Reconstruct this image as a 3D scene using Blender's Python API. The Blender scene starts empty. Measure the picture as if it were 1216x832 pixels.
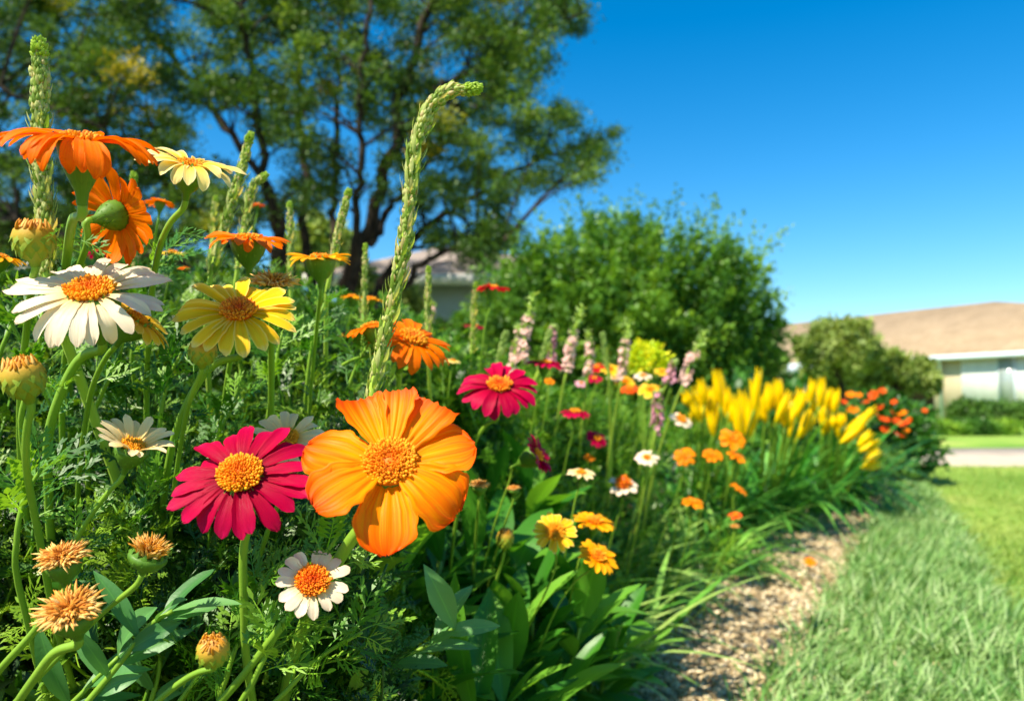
import bpy, math, numpy as np
from math import radians, pi, sin, cos
R = np.random.default_rng(7)
A = np.array
SC = bpy.context.scene
COL = SC.collection

# ------------------------------------------------------------------ camera, sky, sun, exposure
F = 950.0; W0, H0 = 1216.0, 832.0; CAMH = 0.65; PITCH = math.atan(64 / F)
cd = bpy.data.cameras.new('camera'); cam = bpy.data.objects.new('camera', cd); COL.objects.link(cam)
cd.sensor_width = 36; cd.lens = 36 * F / W0; cd.clip_end = 2000; cd.clip_start = 0.02
cam.location = (0, 0, CAMH); cam.rotation_euler = (pi / 2 + PITCH, 0, 0)
cd.dof.use_dof = True; cd.dof.focus_distance = 0.53; cd.dof.aperture_fstop = 28.1 / 3.7
SC.camera = cam
SUN_AZ, SUN_EL = radians(-133), radians(52)      # azimuth from +Y clockwise
SV = A([sin(SUN_AZ) * cos(SUN_EL), cos(SUN_AZ) * cos(SUN_EL), sin(SUN_EL)])
wd = bpy.data.worlds.new('World'); SC.world = wd; wd.use_nodes = True
nt = wd.node_tree; bg = nt.nodes['Background']
sky = nt.nodes.new('ShaderNodeTexSky'); sky.sky_type = 'NISHITA'; sky.sun_disc = False
sky.sun_elevation = SUN_EL; sky.sun_rotation = SUN_AZ; sky.air_density = 1.0; sky.dust_density = 0.3; sky.ozone_density = 3.0
hs = nt.nodes.new('ShaderNodeHueSaturation'); hs.inputs['Saturation'].default_value = 1.47
hs.inputs['Hue'].default_value = 0.495
nt.links.new(sky.outputs[0], hs.inputs['Color']); nt.links.new(hs.outputs[0], bg.inputs[0]); bg.inputs[1].default_value = 0.1
sl = bpy.data.lights.new('sun', 'SUN'); sl.energy = 5.0; sl.angle = radians(0.5); sl.color = (1, .91, .74)
so = bpy.data.objects.new('sun', sl); COL.objects.link(so); so.location = (-6, -6, 12)
from mathutils import Vector
so.rotation_euler = Vector(-SV).to_track_quat('-Z', 'Y').to_euler()
SC.view_settings.view_transform = 'Standard'; SC.view_settings.look = 'None'
SC.view_settings.exposure = 1.0; SC.view_settings.gamma = 1.0
SC.render.engine = 'CYCLES'
SC.cycles.use_denoising = True
try: SC.cycles.denoiser = 'OPENIMAGEDENOISE'
except Exception: pass
SC.cycles.max_bounces = 8; SC.cycles.transparent_max_bounces = 8; SC.cycles.diffuse_bounces = 3
SC.cycles.sample_clamp_indirect = 6

# ------------------------------------------------------------------ helpers
CO = A([0, 0, CAMH]); FW = A([0, cos(PITCH), sin(PITCH)]); RT = A([1., 0, 0]); UP = A([0, -sin(PITCH), cos(PITCH)])
def P(px, py, d):
    return CO + d * (FW + (px - W0 / 2) / F * RT - (py - H0 / 2) / F * UP)
def lin(h):
    h = h.lstrip('#'); c = [int(h[i:i + 2], 16) / 255 for i in (0, 2, 4)]
    return tuple((x / 12.92 if x <= .04045 else ((x + .055) / 1.055) ** 2.4) for x in c)
def nrm(v):
    v = np.asarray(v, float); return v / (np.linalg.norm(v, axis=-1, keepdims=True) + 1e-12)
def sstep(x): x = np.clip(x, 0, 1); return x * x * (3 - 2 * x)

class MB:
    def __init__(s): s.V = []; s.Q = []; s.C = []; s.n = 0
    def add(s, V, Fc, C=None):
        V = np.asarray(V, float).reshape(-1, 3); m = len(V)
        if m == 0: return s
        s.V.append(V)
        s.C.append(np.zeros((m, 3)) if C is None else np.broadcast_to(np.asarray(C, float), (m, 3)).copy())
        for f in (Fc if isinstance(Fc, list) else [Fc]):
            f = np.asarray(f, np.int64)
            if f.size: s.Q.append(f + s.n)
        s.n += m; return s
    def inst(s, T, M, t, rnd=None):
        V, Fs, C = T; n = len(t); k = len(V)
        if n == 0: return s
        VV = np.einsum('nij,kj->nki', M, V) + t[:, None, :]
        CC = np.repeat(C[None], n, 0).copy()
        CC[:, :, 2] = (R.random(n) if rnd is None else rnd)[:, None]
        Fl = []
        for f in Fs: Fl.append((f[None] + (np.arange(n) * k)[:, None, None]).reshape(-1, f.shape[1]))
        return s.add(VV.reshape(-1, 3), Fl, CC.reshape(-1, 3))
    def tpl(s):
        return (np.concatenate(s.V), s.Q, np.concatenate(s.C))
    def build(s, name, mat, parent=None, loc=None, smooth=True):
        me = bpy.data.meshes.new(name)
        V = np.concatenate(s.V)
        if parent is not None and loc is None: loc = LOC.get(parent.name, A([0, 0, 0.]))
        if loc is not None: V = V - np.asarray(loc)
        C = np.concatenate(s.C)
        me.vertices.add(len(V)); me.vertices.foreach_set('co', V.astype(np.float32).ravel())
        li = np.concatenate([q.ravel() for q in s.Q]); sz = np.concatenate([np.full(len(q), q.shape[1]) for q in s.Q])
        me.loops.add(len(li)); me.loops.foreach_set('vertex_index', li.astype(np.int32))
        me.polygons.add(len(sz)); me.polygons.foreach_set('loop_start', np.concatenate([[0], np.cumsum(sz)[:-1]]).astype(np.int32))
        at = me.attributes.new('c', 'FLOAT_VECTOR', 'POINT'); at.data.foreach_set('vector', C.astype(np.float32).ravel())
        me.update(calc_edges=True)
        if smooth: me.polygons.foreach_set('use_smooth', np.ones(len(sz), bool))
        me.materials.append(mat)
        o = bpy.data.objects.new(name, me); COL.objects.link(o)
        if parent is not None: o.parent = parent; LOC[o.name] = np.asarray(loc) if loc is not None else A([0, 0, 0.])
        elif loc is not None: o.location = loc
        return o
LOC = {}
def tag(o, label=None, cat=None, group=None, kind=None):
    if label: o['label'] = label
    if cat: o['category'] = cat
    if group: o['group'] = group
    if kind: o['kind'] = kind
    return o
def thing(name, loc, label, cat, group=None):
    o = bpy.data.objects.new(name, None); COL.objects.link(o); o.location = loc; o.empty_display_size = .02
    LOC[o.name] = A(loc, dtype=float); return tag(o, label, cat, group)

def grid_faces(a, b, wrap=False):
    i, j = np.meshgrid(np.arange(a - 1), np.arange(b if wrap else b - 1), indexing='ij')
    j2 = (j + 1) % b
    return np.stack([i * b + j, i * b + j2, (i + 1) * b + j2, (i + 1) * b + j], -1).reshape(-1, 4)
def spline(pts, n=24):
    p = A(pts, dtype=float); m = len(p)
    if m == 2: t = np.linspace(0, 1, n)[:, None]; return p[0] * (1 - t) + p[1] * t
    q = np.vstack([2 * p[0] - p[1], p, 2 * p[-1] - p[-2]])
    out = []
    for t in np.linspace(0, m - 1 - 1e-9, n):
        i = int(t); u = t - i; a, b, c, d = q[i:i + 4]
        out.append(.5 * ((2 * b) + (-a + c) * u + (2 * a - 5 * b + 4 * c - d) * u * u + (-a + 3 * b - 3 * c + d) * u ** 3))
    return A(out)
def frames_along(p):
    t = nrm(np.gradient(p, axis=0)); x = np.zeros_like(p)
    a = A([1., 0, 0]) if abs(t[0][0]) < .8 else A([0, 1., 0])
    for i in range(len(p)):
        a = a - t[i] * a.dot(t[i]); a = a / (np.linalg.norm(a) + 1e-9); x[i] = a
    return t, x, np.cross(t, x)
def tube(mb, pts, rad, sides=8, rnd=.5, ridge=0.0, cap=True):
    p = A(pts); n = len(p); rad = np.interp(np.linspace(0, 1, n), np.linspace(0, 1, len(np.atleast_1d(rad))), np.atleast_1d(rad)) if np.ndim(rad) else np.full(n, rad)
    t, x, y = frames_along(p); a = np.arange(sides) * 2 * pi / sides
    rr = rad[:, None] * (1 + ridge * ((np.arange(sides) % 2) * 2 - 1))[None]
    V = p[:, None] + rr[..., None] * (np.cos(a)[None, :, None] * x[:, None] + np.sin(a)[None, :, None] * y[:, None])
    C = np.zeros((n, sides, 3)); C[..., 0] = np.linspace(0, 1, n)[:, None]; C[..., 2] = rnd
    fs = [grid_faces(n, sides, True)]
    if cap: fs += [A([list(range(sides))[::-1]]), A([list(range((n - 1) * sides, n * sides))])]
    return mb.add(V.reshape(-1, 3), fs, C.reshape(-1, 3))
def lathe(mb, c, n, prof, sides=20, rnd=.5, flute=0.0):
    """prof: list of (z along n, radius)"""
    n = nrm(A(n, dtype=float)); u = nrm(np.cross(n, [0.3, .9, .1])); v = np.cross(n, u); k = len(prof)
    a = np.arange(sides) * 2 * pi / sides; pr = A(prof)
    rr = pr[:, 1:2] * (1 + flute * np.cos(a * sides / 2))[None]
    V = A(c)[None, None] + pr[:, 0][:, None, None] * n + rr[..., None] * (np.cos(a)[None, :, None] * u + np.sin(a)[None, :, None] * v)
    C = np.zeros((k, sides, 3)); C[..., 0] = np.linspace(0, 1, k)[:, None]; C[..., 1] = (np.arange(sides) % 2)[None]; C[..., 2] = rnd
    return mb.add(V.reshape(-1, 3), grid_faces(k, sides, True), C.reshape(-1, 3))
def box(mb, c, s, yaw=0, rnd=.5):
    V = A([[x, y, z] for x in (-.5, .5) for y in (-.5, .5) for z in (-.5, .5)]) * A(s)
    ca, sa = cos(yaw), sin(yaw); V = V @ A([[ca, sa, 0], [-sa, ca, 0], [0, 0, 1]]) + A(c)
    return mb.add(V, A([[0, 1, 3, 2], [4, 6, 7, 5], [0, 4, 5, 1], [2, 3, 7, 6], [0, 2, 6, 4], [1, 5, 7, 3]]), A([0, 0, rnd]))
def mats(d, n=None, scale=1.0, wide=1.0):
    """matrices whose x axis is d and z axis near n"""
    d = nrm(d); n = R.normal(size=d.shape) if n is None else np.broadcast_to(n, d.shape)
    y = nrm(np.cross(n, d)); z = np.cross(d, y); s = np.asarray(scale); s = s.reshape(-1, 1) if s.ndim else s
    w = np.asarray(wide); w = w.reshape(-1, 1) if w.ndim else w
    return np.stack([d * s, y * s * w, z * s], -1)

# ------------------------------------------------------------------ materials
def mat_new(name):
    m = bpy.data.materials.new(name); m.use_nodes = True; nt = m.node_tree
    for n in list(nt.nodes): nt.nodes.remove(n)
    return m, nt, nt.nodes.new('ShaderNodeOutputMaterial')
def N(nt, t, **kw):
    n = nt.nodes.new(t)
    for k, v in kw.items():
        if k in n.inputs: n.inputs[k].default_value = v
        else: setattr(n, k, v)
    return n
def ramp(nt, fac, stops):
    r = nt.nodes.new('ShaderNodeValToRGB'); e = r.color_ramp.elements
    while len(e) > 1: e.remove(e[-1])
    e[0].position = stops[0][0]; e[0].color = (*stops[0][1], 1)
    for p, c in stops[1:]:
        x = e.new(p); x.color = (*c, 1)
    nt.links.new(fac, r.inputs[0]); return r.outputs[0]
def attr(nt):
    a = nt.nodes.new('ShaderNodeAttribute'); a.attribute_name = 'c'
    s = nt.nodes.new('ShaderNodeSeparateXYZ'); nt.links.new(a.outputs['Vector'], s.inputs[0]); return s
def mixc(nt, fac, a, b, mode='MIX'):
    m = nt.nodes.new('ShaderNodeMix'); m.data_type = 'RGBA'; m.blend_type = mode
    for i, v in ((0, fac), (6, a), (7, b)):
        if hasattr(v, 'is_output'): nt.links.new(v, m.inputs[i])
        elif i == 0: m.inputs[0].default_value = v
        else: m.inputs[i].default_value = (*v, 1)
    return m.outputs[2]
def surf(nt, out, col, rough=.5, trans=0.0, tcol=None, spec=.5, bump=None, bstr=.3, bdist=.002, sheen=0):
    p = N(nt, 'ShaderNodeBsdfPrincipled'); p.inputs['Roughness'].default_value = rough
    p.inputs['Specular IOR Level'].default_value = spec
    nt.links.new(col, p.inputs['Base Color'])
    if bump is not None:
        b = nt.nodes.new('ShaderNodeBump'); b.inputs['Strength'].default_value = bstr; b.inputs['Distance'].default_value = bdist
        nt.links.new(bump, b.inputs['Height']); nt.links.new(b.outputs[0], p.inputs['Normal'])
    if trans > 0:
        t = nt.nodes.new('ShaderNodeBsdfTranslucent'); nt.links.new(tcol if tcol is not None else col, t.inputs[0])
        m = nt.nodes.new('ShaderNodeMixShader'); m.inputs[0].default_value = trans
        nt.links.new(p.outputs[0], m.inputs[1]); nt.links.new(t.outputs[0], m.inputs[2]); nt.links.new(m.outputs[0], out.inputs[0])
    else: nt.links.new(p.outputs[0], out.inputs[0])
def noise(nt, scale, detail=3, vec=None):
    n = nt.nodes.new('ShaderNodeTexNoise'); n.inputs['Scale'].default_value = scale; n.inputs['Detail'].default_value = detail
    if vec is None:
        g = nt.nodes.new('ShaderNodeNewGeometry'); vec = g.outputs['Position']
    nt.links.new(vec, n.inputs['Vector']); return n.outputs['Fac']
def m_leaf(name, cols, trans=.3, rough=.45, nscale=3.0, spec=.4, bright=1.25):
    """cols: list of hex from dark/young to light, chosen by each leaf's own random value and slow noise"""
    m, nt, out = mat_new(name); s = attr(nt); nz = noise(nt, nscale, 2)
    ad = N(nt, 'ShaderNodeMath', operation='MULTIPLY_ADD'); nt.links.new(nz, ad.inputs[0]); ad.inputs[1].default_value = .5
    mu = N(nt, 'ShaderNodeMath', operation='MULTIPLY_ADD'); nt.links.new(s.outputs[2], mu.inputs[0]); mu.inputs[1].default_value = .75; mu.inputs[2].default_value = -.12
    nt.links.new(mu.outputs[0], ad.inputs[2])
    k = len(cols); c = ramp(nt, ad.outputs[0], [(.12 + .76 * i / max(1, k - 1), lin(h)) for i, h in enumerate(cols)])
    mid = N(nt, 'ShaderNodeMath', operation='ABSOLUTE'); nt.links.new(s.outputs[1], mid.inputs[0])
    mr = ramp(nt, mid.outputs[0], [(0, (1.35, 1.35, 1.1)), (.1, (1, 1, 1))])
    c = mixc(nt, 1.0, c, mr, 'MULTIPLY')
    tc = mixc(nt, 1.0, c, (bright * 1.5, bright * 1.35, bright * .5), 'MULTIPLY')
    b = noise(nt, 400, 2)
    surf(nt, out, c, rough, trans, tc, spec, b, .25, .0006); return m
def m_petal(name, stops, edge=None, trans=.32, vein=.25, rough=.45):
    m, nt, out = mat_new(name); s = attr(nt)
    c = ramp(nt, s.outputs[0], [(p, lin(h)) for p, h in stops])
    # vein stripes running along the petal
    w = N(nt, 'ShaderNodeMath', operation='MULTIPLY'); nt.links.new(s.outputs[1], w.inputs[0]); w.inputs[1].default_value = 9.0
    cmb = nt.nodes.new('ShaderNodeCombineXYZ'); nt.links.new(w.outputs[0], cmb.inputs[0]); nt.links.new(s.outputs[2], cmb.inputs[1])
    tt = N(nt, 'ShaderNodeMath', operation='MULTIPLY'); nt.links.new(s.outputs[0], tt.inputs[0]); tt.inputs[1].default_value = .8; nt.links.new(tt.outputs[0], cmb.inputs[2])
    nz = noise(nt, 1.6, 3, cmb.outputs[0])
    f = N(nt, 'ShaderNodeMapRange'); nt.links.new(nz, f.inputs[0]); f.inputs[1].default_value = .35; f.inputs[2].default_value = .65; f.inputs[3].default_value = 1 - vein; f.inputs[4].default_value = 1.0
    cc = nt.nodes.new('ShaderNodeCombineXYZ'); nt.links.new(f.outputs[0], cc.inputs[1]); nt.links.new(f.outputs[0], cc.inputs[2]); cc.inputs[0].default_value = 1.0
    c = mixc(nt, 1.0, c, cc.outputs[0], 'MULTIPLY')
    fr_ = N(nt, 'ShaderNodeMath', operation='SINE'); ml = N(nt, 'ShaderNodeMath', operation='MULTIPLY'); ml.inputs[1].default_value = 37.0; nt.links.new(s.outputs[2], ml.inputs[0]); nt.links.new(ml.outputs[0], fr_.inputs[0])
    pv = N(nt, 'ShaderNodeMapRange'); pv.inputs[1].default_value = -1; pv.inputs[2].default_value = 1; pv.inputs[3].default_value = .88; pv.inputs[4].default_value = 1.05; nt.links.new(fr_.outputs[0], pv.inputs[0])
    pc = nt.nodes.new('ShaderNodeCombineXYZ'); nt.links.new(pv.outputs[0], pc.inputs[0]); nt.links.new(pv.outputs[0], pc.inputs[1]); nt.links.new(pv.outputs[0], pc.inputs[2])
    c = mixc(nt, 1.0, c, pc.outputs[0], 'MULTIPLY')
    if edge:
        ab = N(nt, 'ShaderNodeMath', operation='ABSOLUTE'); nt.links.new(s.outputs[1], ab.inputs[0])
        e = ramp(nt, ab.outputs[0], [(.7, (0, 0, 0)), (1.0, (.7, .7, .7))]); c = mixc(nt, e, c, lin(edge))
    surf(nt, out, c, rough, trans, None, .1, nz, .35, .0012); return m
def m_plain(name, hexes, scale=40, rough=.7, bstr=.3, bdist=.002, spec=.3, trans=0):
    m, nt, out = mat_new(name); n = noise(nt, scale, 5)
    k = len(hexes); c = ramp(nt, n, [(.3 + .4 * i / max(1, k - 1), lin(h)) for i, h in enumerate(hexes)])
    surf(nt, out, c, rough, trans, None, spec, n, bstr, bdist); return m
def m_attr(name, stops, rough=.6, trans=.1, chan=2, spec=.3):
    m, nt, out = mat_new(name); s = attr(nt)
    c = ramp(nt, s.outputs[chan], [(p, lin(h)) for p, h in stops]); surf(nt, out, c, rough, trans, None, spec, noise(nt, 700, 2), .3, .0005); return m

M_ORANGE = m_petal('petal orange', [(0, '#ff7000'), (.35, '#ff8c00'), (1, '#ff7a00')], vein=.35, trans=.38)
M_BIGOR = m_petal('petal golden orange', [(0, '#ff9c00'), (.3, '#ffa200'), (.7, '#ff8a00'), (1, '#ff5c00')], vein=.42, trans=.3)
M_OYEL = m_petal('petal yellow orange', [(0, '#ff9600'), (.5, '#ffb408'), (1, '#ffc41c')], vein=.3)
M_YEL = m_petal('petal yellow', [(0, '#ffb000'), (.35, '#ffc408'), (.85, '#ffd42c'), (1, '#ffe68c')], edge='#ffe070', vein=.15)
M_PYEL = m_petal('petal pale yellow', [(0, '#ffc010'), (.4, '#ffdc50'), (1, '#ffeca0')], edge='#fff0b8', vein=.12)
M_WHITE = m_petal('petal cream white', [(0, '#ffc93a'), (.2, '#f6dfa4'), (.5, '#f3e8cc'), (1, '#f2dcc0')], vein=.10, trans=.28)
M_CREAM = m_petal('petal cream', [(0, '#ffc640'), (.3, '#f8dc92'), (1, '#f7e4b4')], vein=.10)
M_CRIM = m_petal('petal crimson', [(0, '#7c0024'), (.3, '#ac0034'), (.8, '#be0046'), (1, '#cc1058')], vein=.3, trans=.3)
M_RED = m_petal('petal red', [(0, '#b00018'), (1, '#dc1c2c')], vein=.2)
M_LILY = m_petal('petal lily yellow', [(0, '#d0d000'), (.2, '#ffdc00'), (1, '#ffde00')], vein=.15, trans=.3)
M_RORG = m_petal('petal red orange', [(0, '#e8641c'), (1, '#ea5618')], vein=.25)
M_SORG = m_petal('petal small orange', [(0, '#f08400'), (1, '#ff9a14')], vein=.25)
M_PINK = m_petal('petal pink', [(0, '#f8dac6'), (1, '#efc6bc')], vein=.1)
M_PINKD = m_petal('petal mauve pink', [(0, '#ecbcc4'), (1, '#de98b0')], vein=.1)
M_DISC = m_attr('disc florets orange', [(0, '#e26a04'), (.5, '#f08c08'), (1, '#ffb01a')], trans=.15)
M_DISCO = m_attr('disc florets ripe', [(0, '#d84a02'), (.5, '#ee7406'), (1, '#ffa31e')], trans=.15)
M_DISCY = m_attr('disc florets yellow', [(0, '#e08a04'), (1, '#f5b020')], trans=.15)
M_DRY = m_attr('dried florets', [(0, '#b86a18'), (.5, '#e09a38'), (1, '#f6cc7c')], trans=.2)
M_DRYO = m_attr('dried florets ochre', [(0, '#b86a0a'), (.5, '#d8941a'), (1, '#ecc070')], trans=.2)
M_STEM = m_leaf('stem green', ['#4c6e1c', '#688a2a', '#84a03a'], .12, .5, 25, .35, 1.0)
M_STEMP = m_leaf('stem pale green', ['#7f9c3a', '#9ab24a'], .12, .5, 25, .35, 1.0)
M_CALYX = m_leaf('calyx green', ['#41691a', '#587f20', '#6f962e'], .12, .5, 30, .35, 1.0)
M_BUD = m_attr('bud bracts', [(0, '#6f8f20'), (.45, '#9aa02a'), (.75, '#cf9c34'), (1, '#b06a20')], chan=0, trans=.2)
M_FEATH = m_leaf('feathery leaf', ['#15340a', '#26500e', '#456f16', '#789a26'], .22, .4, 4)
M_FEATH2 = m_leaf('mid green leaf', ['#2c6016', '#50821e', '#7ea632'], .33, .45, 3)
M_BROAD = m_leaf('broad leaf', ['#276018', '#437e22', '#6ca032'], .30, .4, 5, .35)
M_BROADL = m_leaf('cut leaf', ['#386c34', '#4f8644', '#6a9a58'], .28, .45, 8, .4)
M_STRAP = m_leaf('strap leaf', ['#467e2a', '#659e3c', '#8cb854', '#acc670'], .28, .35, 3, .5)
M_LSTRAP = m_leaf('lily leaf', ['#2c6a22', '#45892e', '#6fa848'], .28, .35, 3, .5)
M_SPIKE = m_leaf('spike leaf', ['#6f8c34', '#8ba344', '#a8b660', '#c2c486', '#c4b080'], .35, .5, 30, .3)
M_SPTIP = m_leaf('spike tip', ['#87a428', '#9cb838', '#b6cc58'], .35, .45, 30, .3)
M_SPIKEF = m_leaf('soft spike', ['#7c9a48', '#93ad58', '#a8bb70'], .3, .6, 10, .3)
M_TREE = m_leaf('tree leaf', ['#203a16', '#35541c', '#4f7026', '#78923a'], .3, .5, .35, .3)
M_TREEY = m_leaf('tree leaf yellowing', ['#6f7f22', '#94962a', '#b09a2a'], .35, .5, 1, .3)
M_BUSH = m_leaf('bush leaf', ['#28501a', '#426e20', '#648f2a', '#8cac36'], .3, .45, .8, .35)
M_OLIVE = m_leaf('olive leaf', ['#5f7436', '#7e9246', '#9cab60'], .25, .5, .5, .3)
M_HEDGE = m_leaf('hedge leaf', ['#35561f', '#4a7028', '#5f8434'], .25, .5, 1, .3)
M_RBUSH = m_leaf('dark bush leaf', ['#234d18', '#37681f', '#4f8030'], .28, .4, 2, .4)
M_GRASS = m_leaf('border grass', ['#4e7e38', '#6a944a', '#88aa64', '#a8be88'], .3, .5, 3, .35, 1.0)
M_LAWNB = m_leaf('lawn grass', ['#71903a', '#88a24a', '#a2b05c'], .3, .55, 1, .3, 1.0)
M_DEAD = m_attr('straw', [(0, '#b8a070'), (1, '#d8c49a')])
M_BARK = m_plain('bark', ['#17120f', '#2a221b', '#453a31'], 9, .9, .8, .03)
M_CHIP = m_attr('wood chip', [(0, '#8e7652'), (.3, '#bca67e'), (.7, '#d2bf98'), (1, '#e2d4b6')], rough=.85, trans=0)
M_SOIL = m_plain('soil', ['#2a1f15', '#46341f', '#5d472e'], 30, .95, .8, .02)
M_MULCH = m_plain('mulch ground', ['#88745a', '#ac9872', '#c2ae88'], 60, .95, 1, .012)

# ------------------------------------------------------------------ structure: lawn, bed, path
def bed_x(y): return np.interp(y, [0, 1.2, 1.7, 2.8, 6.9, 12], [.10, .10, .20, .62, 3.2, 6.1])       # edge of the planting
def grass_x(y): return np.interp(y, [0, 1.0, 1.75, 2.94, 4.4, 7.2, 9], [.22, .30, .50, 1.20, 1.98, 3.58, 4.5])  # edge of the long grass
def lawn_x(y): return np.interp(y, [0, 1.5, 2.37, 5.1, 8.2], [.95, 1.1, 1.42, 2.62, 4.0])               # where long grass meets mown lawn

def m_lawn():
    m, nt, out = mat_new('mown lawn'); g = nt.nodes.new('ShaderNodeNewGeometry')
    n1 = noise(nt, .55, 4); n2 = noise(nt, 60, 3)
    c1 = ramp(nt, n1, [(.35, lin('#6f9a3a')), (.52, lin('#8fb04c')), (.66, lin('#b4b868'))])
    c2 = ramp(nt, n2, [(.3, (.62, .66, .55)), (.7, (1.15, 1.15, 1.1))])
    c = mixc(nt, 1.0, c1, c2, 'MULTIPLY'); surf(nt, out, c, .85, 0, None, .15, n2, .8, .02); return m
mb = MB(); s = 600.0
mb.add(A([[-s, -s * .2, 0], [s, -s * .2, 0], [s, s, 0], [-s, s, 0]]), A([[0, 1, 2, 3]]))
tag(mb.build('lawn', m_lawn()), kind='structure', label='mown green lawn running back to the house')
def strip(name, ys, xl, xr, z, mat, label, sub=6):
    mb = MB(); ys = A(ys); n = len(ys); u = np.linspace(0, 1, sub)
    X = xl[:, None] * (1 - u) + xr[:, None] * u; V = np.stack([X, np.repeat(ys[:, None], sub, 1), np.full_like(X, z)], -1)
    mb.add(V.reshape(-1, 3), grid_faces(n, sub)); return tag(mb.build(name, mat), kind='structure', label=label)
ys = np.linspace(-.6, 12, 60)
strip('soil_bed', ys, np.full(60, -9.), bed_x(ys) + .02, .004, M_SOIL, 'dark soil of the flower bed')
strip('mulch_path', ys[:44], bed_x(ys[:44]) + .02, grass_x(ys[:44]) + .12, .008, M_MULCH, 'tan bark mulch between the bed and the grass')
M_CONC = m_plain('concrete', ['#9c9082', '#aa9e8e', '#b6a998'], 3, .9, .3, .003)
mb = MB()
a = P(1082, 553, 8.45); path = [(-14, 9.3, 10.9), (3.0, 8.7, 10.9), (4.2, 8.5, 11.2), (7, 8.35, 11.5), (12, 8.3, 12.2), (25, 8.4, 14), (40, 9.5, 17)]
V = []
for x, y0, y1 in path: V += [[x, y0, -.01], [x, y0, .03], [x, y1, .03], [x, y1, -.01]]
mb.add(V, grid_faces(len(path), 4)); tag(mb.build('footpath', M_CONC, smooth=False), kind='structure', label='pale concrete footpath crossing the lawn')
mb = MB()
V = [[14.2, 18, .012], [40, 8, .012], [40, 16, .012], [18, 25, .012]]
mb.add(V, A([[0, 1, 2, 3]])); tag(mb.build('driveway', M_CONC, smooth=False), kind='structure', label='pale driveway beside the cream house')

# mulch chips
mb = MB(); n = 36000
y = 1.2 + 8 * R.random(n) ** 2.2; xl, xr = bed_x(y) - .25, grass_x(y) + .1
x = xl + (xr - xl) * R.random(n); L = (.004 + .011 * R.random(n) ** 1.5) * (1 + .15 * y)
mc = MB(); box(mc, (0, 0, 0), (1, .5, .22)); T = mc.tpl()
d = nrm(np.stack([R.normal(size=n), R.normal(size=n), .25 * R.normal(size=n)], -1))
nn = nrm(A([0, 0, 1.]) + .45 * R.normal(size=(n, 3)))
mb.inst(T, mats(d, nn, L), np.stack([x, y, .012 + .012 * R.random(n)], -1))
tag(mb.build('wood_chips', M_CHIP, smooth=False), kind='stuff', label='tan wood chip mulch scattered along the edge of the bed')

# ------------------------------------------------------------------ grass
def blade_T(segs=4, bend=.6, w=.05):
    t = np.linspace(0, 1, segs + 1); a = bend * t
    x = np.cumsum(np.r_[0, np.cos(a[1:] * 1.2)]) / segs; z = -np.cumsum(np.r_[0, np.sin(a[1:] * 1.2)]) / segs
    wd = w * np.interp(t, [0, .3, .7, 1], [.7, 1, .7, .04])
    V = np.concatenate([np.stack([x, -wd, z + .15 * wd], -1)[:, None], np.stack([x, wd, z + .15 * wd], -1)[:, None]], 1).reshape(-1, 3)
    C = np.zeros((len(V), 3)); C[:, 0] = np.repeat(t, 2); C[:, 1] = np.tile([-1, 1], segs + 1) * .6
    return (V, [grid_faces(segs + 1, 2)], C)
def grass(n, yf, xf0, xf1, h0, h1, w, lean, bend=(.3, 1.7), clump=0):
    mb = MB(); y = yf(R.random(n)); x = xf0(y) + (xf1(y) - xf0(y)) * R.random(n)
    for b in np.linspace(bend[0], bend[1], 5):
        k = R.integers(0, 5, n) == 0; m = k.sum(); T = blade_T(5, b, w)
        sc = (h0 + (h1 - h0) * R.random(m)) * (1 + .25 * np.sin(x[k] * 9 + y[k] * 5) * np.sin(y[k] * 7))
        d = nrm(np.stack([lean[0] + .45 * R.normal(size=m), lean[1] + .4 * R.normal(size=m), np.full(m, .9)], -1))
        side = nrm(np.cross(d, A([0, 0, 1.])) + .3 * R.normal(size=(m, 3))); up = np.cross(side, d)
        # z axis of the blade points up-and-back so that it arches over forwards
        nz = np.cross(side, d); nz[nz[:, 2] < 0] *= -1
        mb.inst(T, mats(d, nz, sc), np.stack([x[k], y[k], np.zeros(m)], -1))
    return mb
xg2 = lambda y: grass_x(y) + .02 * np.clip((2.6 - y) / .5, 0, 1) - .02 * R.random(len(y)) - .05 * (R.random(len(y)) ** 3)
g = grass(56000, lambda u: 1.25 + 7.0 * u ** 1.7, xg2, lambda y: lawn_x(y) + .08 * R.random(len(y)), .05, .125, .026, (.35, -.1))
# a second, sparser set of pale dry blades goes into the same turf
tag(g.build('long_grass', M_GRASS), kind='stuff', label='long soft blue green grass bordering the mulch')
g = grass(1500, lambda u: 1.4 + 5 * u ** 1.5, xg2, lawn_x, .05, .11, .03, (.4, -.1), (1.0, 2.2))
tag(g.build('dry_grass', M_DEAD), kind='stuff', label='straw coloured dead blades in the long grass')
g = grass(60000, lambda u: 1.4 + 7.0 * u ** 1.3, lawn_x, lambda y: np.full_like(y, 0) + np.minimum(.75 * y + .5, 7.), .022, .045, .05, (.1, 0), (.2, 1.0))
tag(g.build('lawn_grass', M_LAWNB), kind='stuff', label='short mown grass of the lawn')

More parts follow.
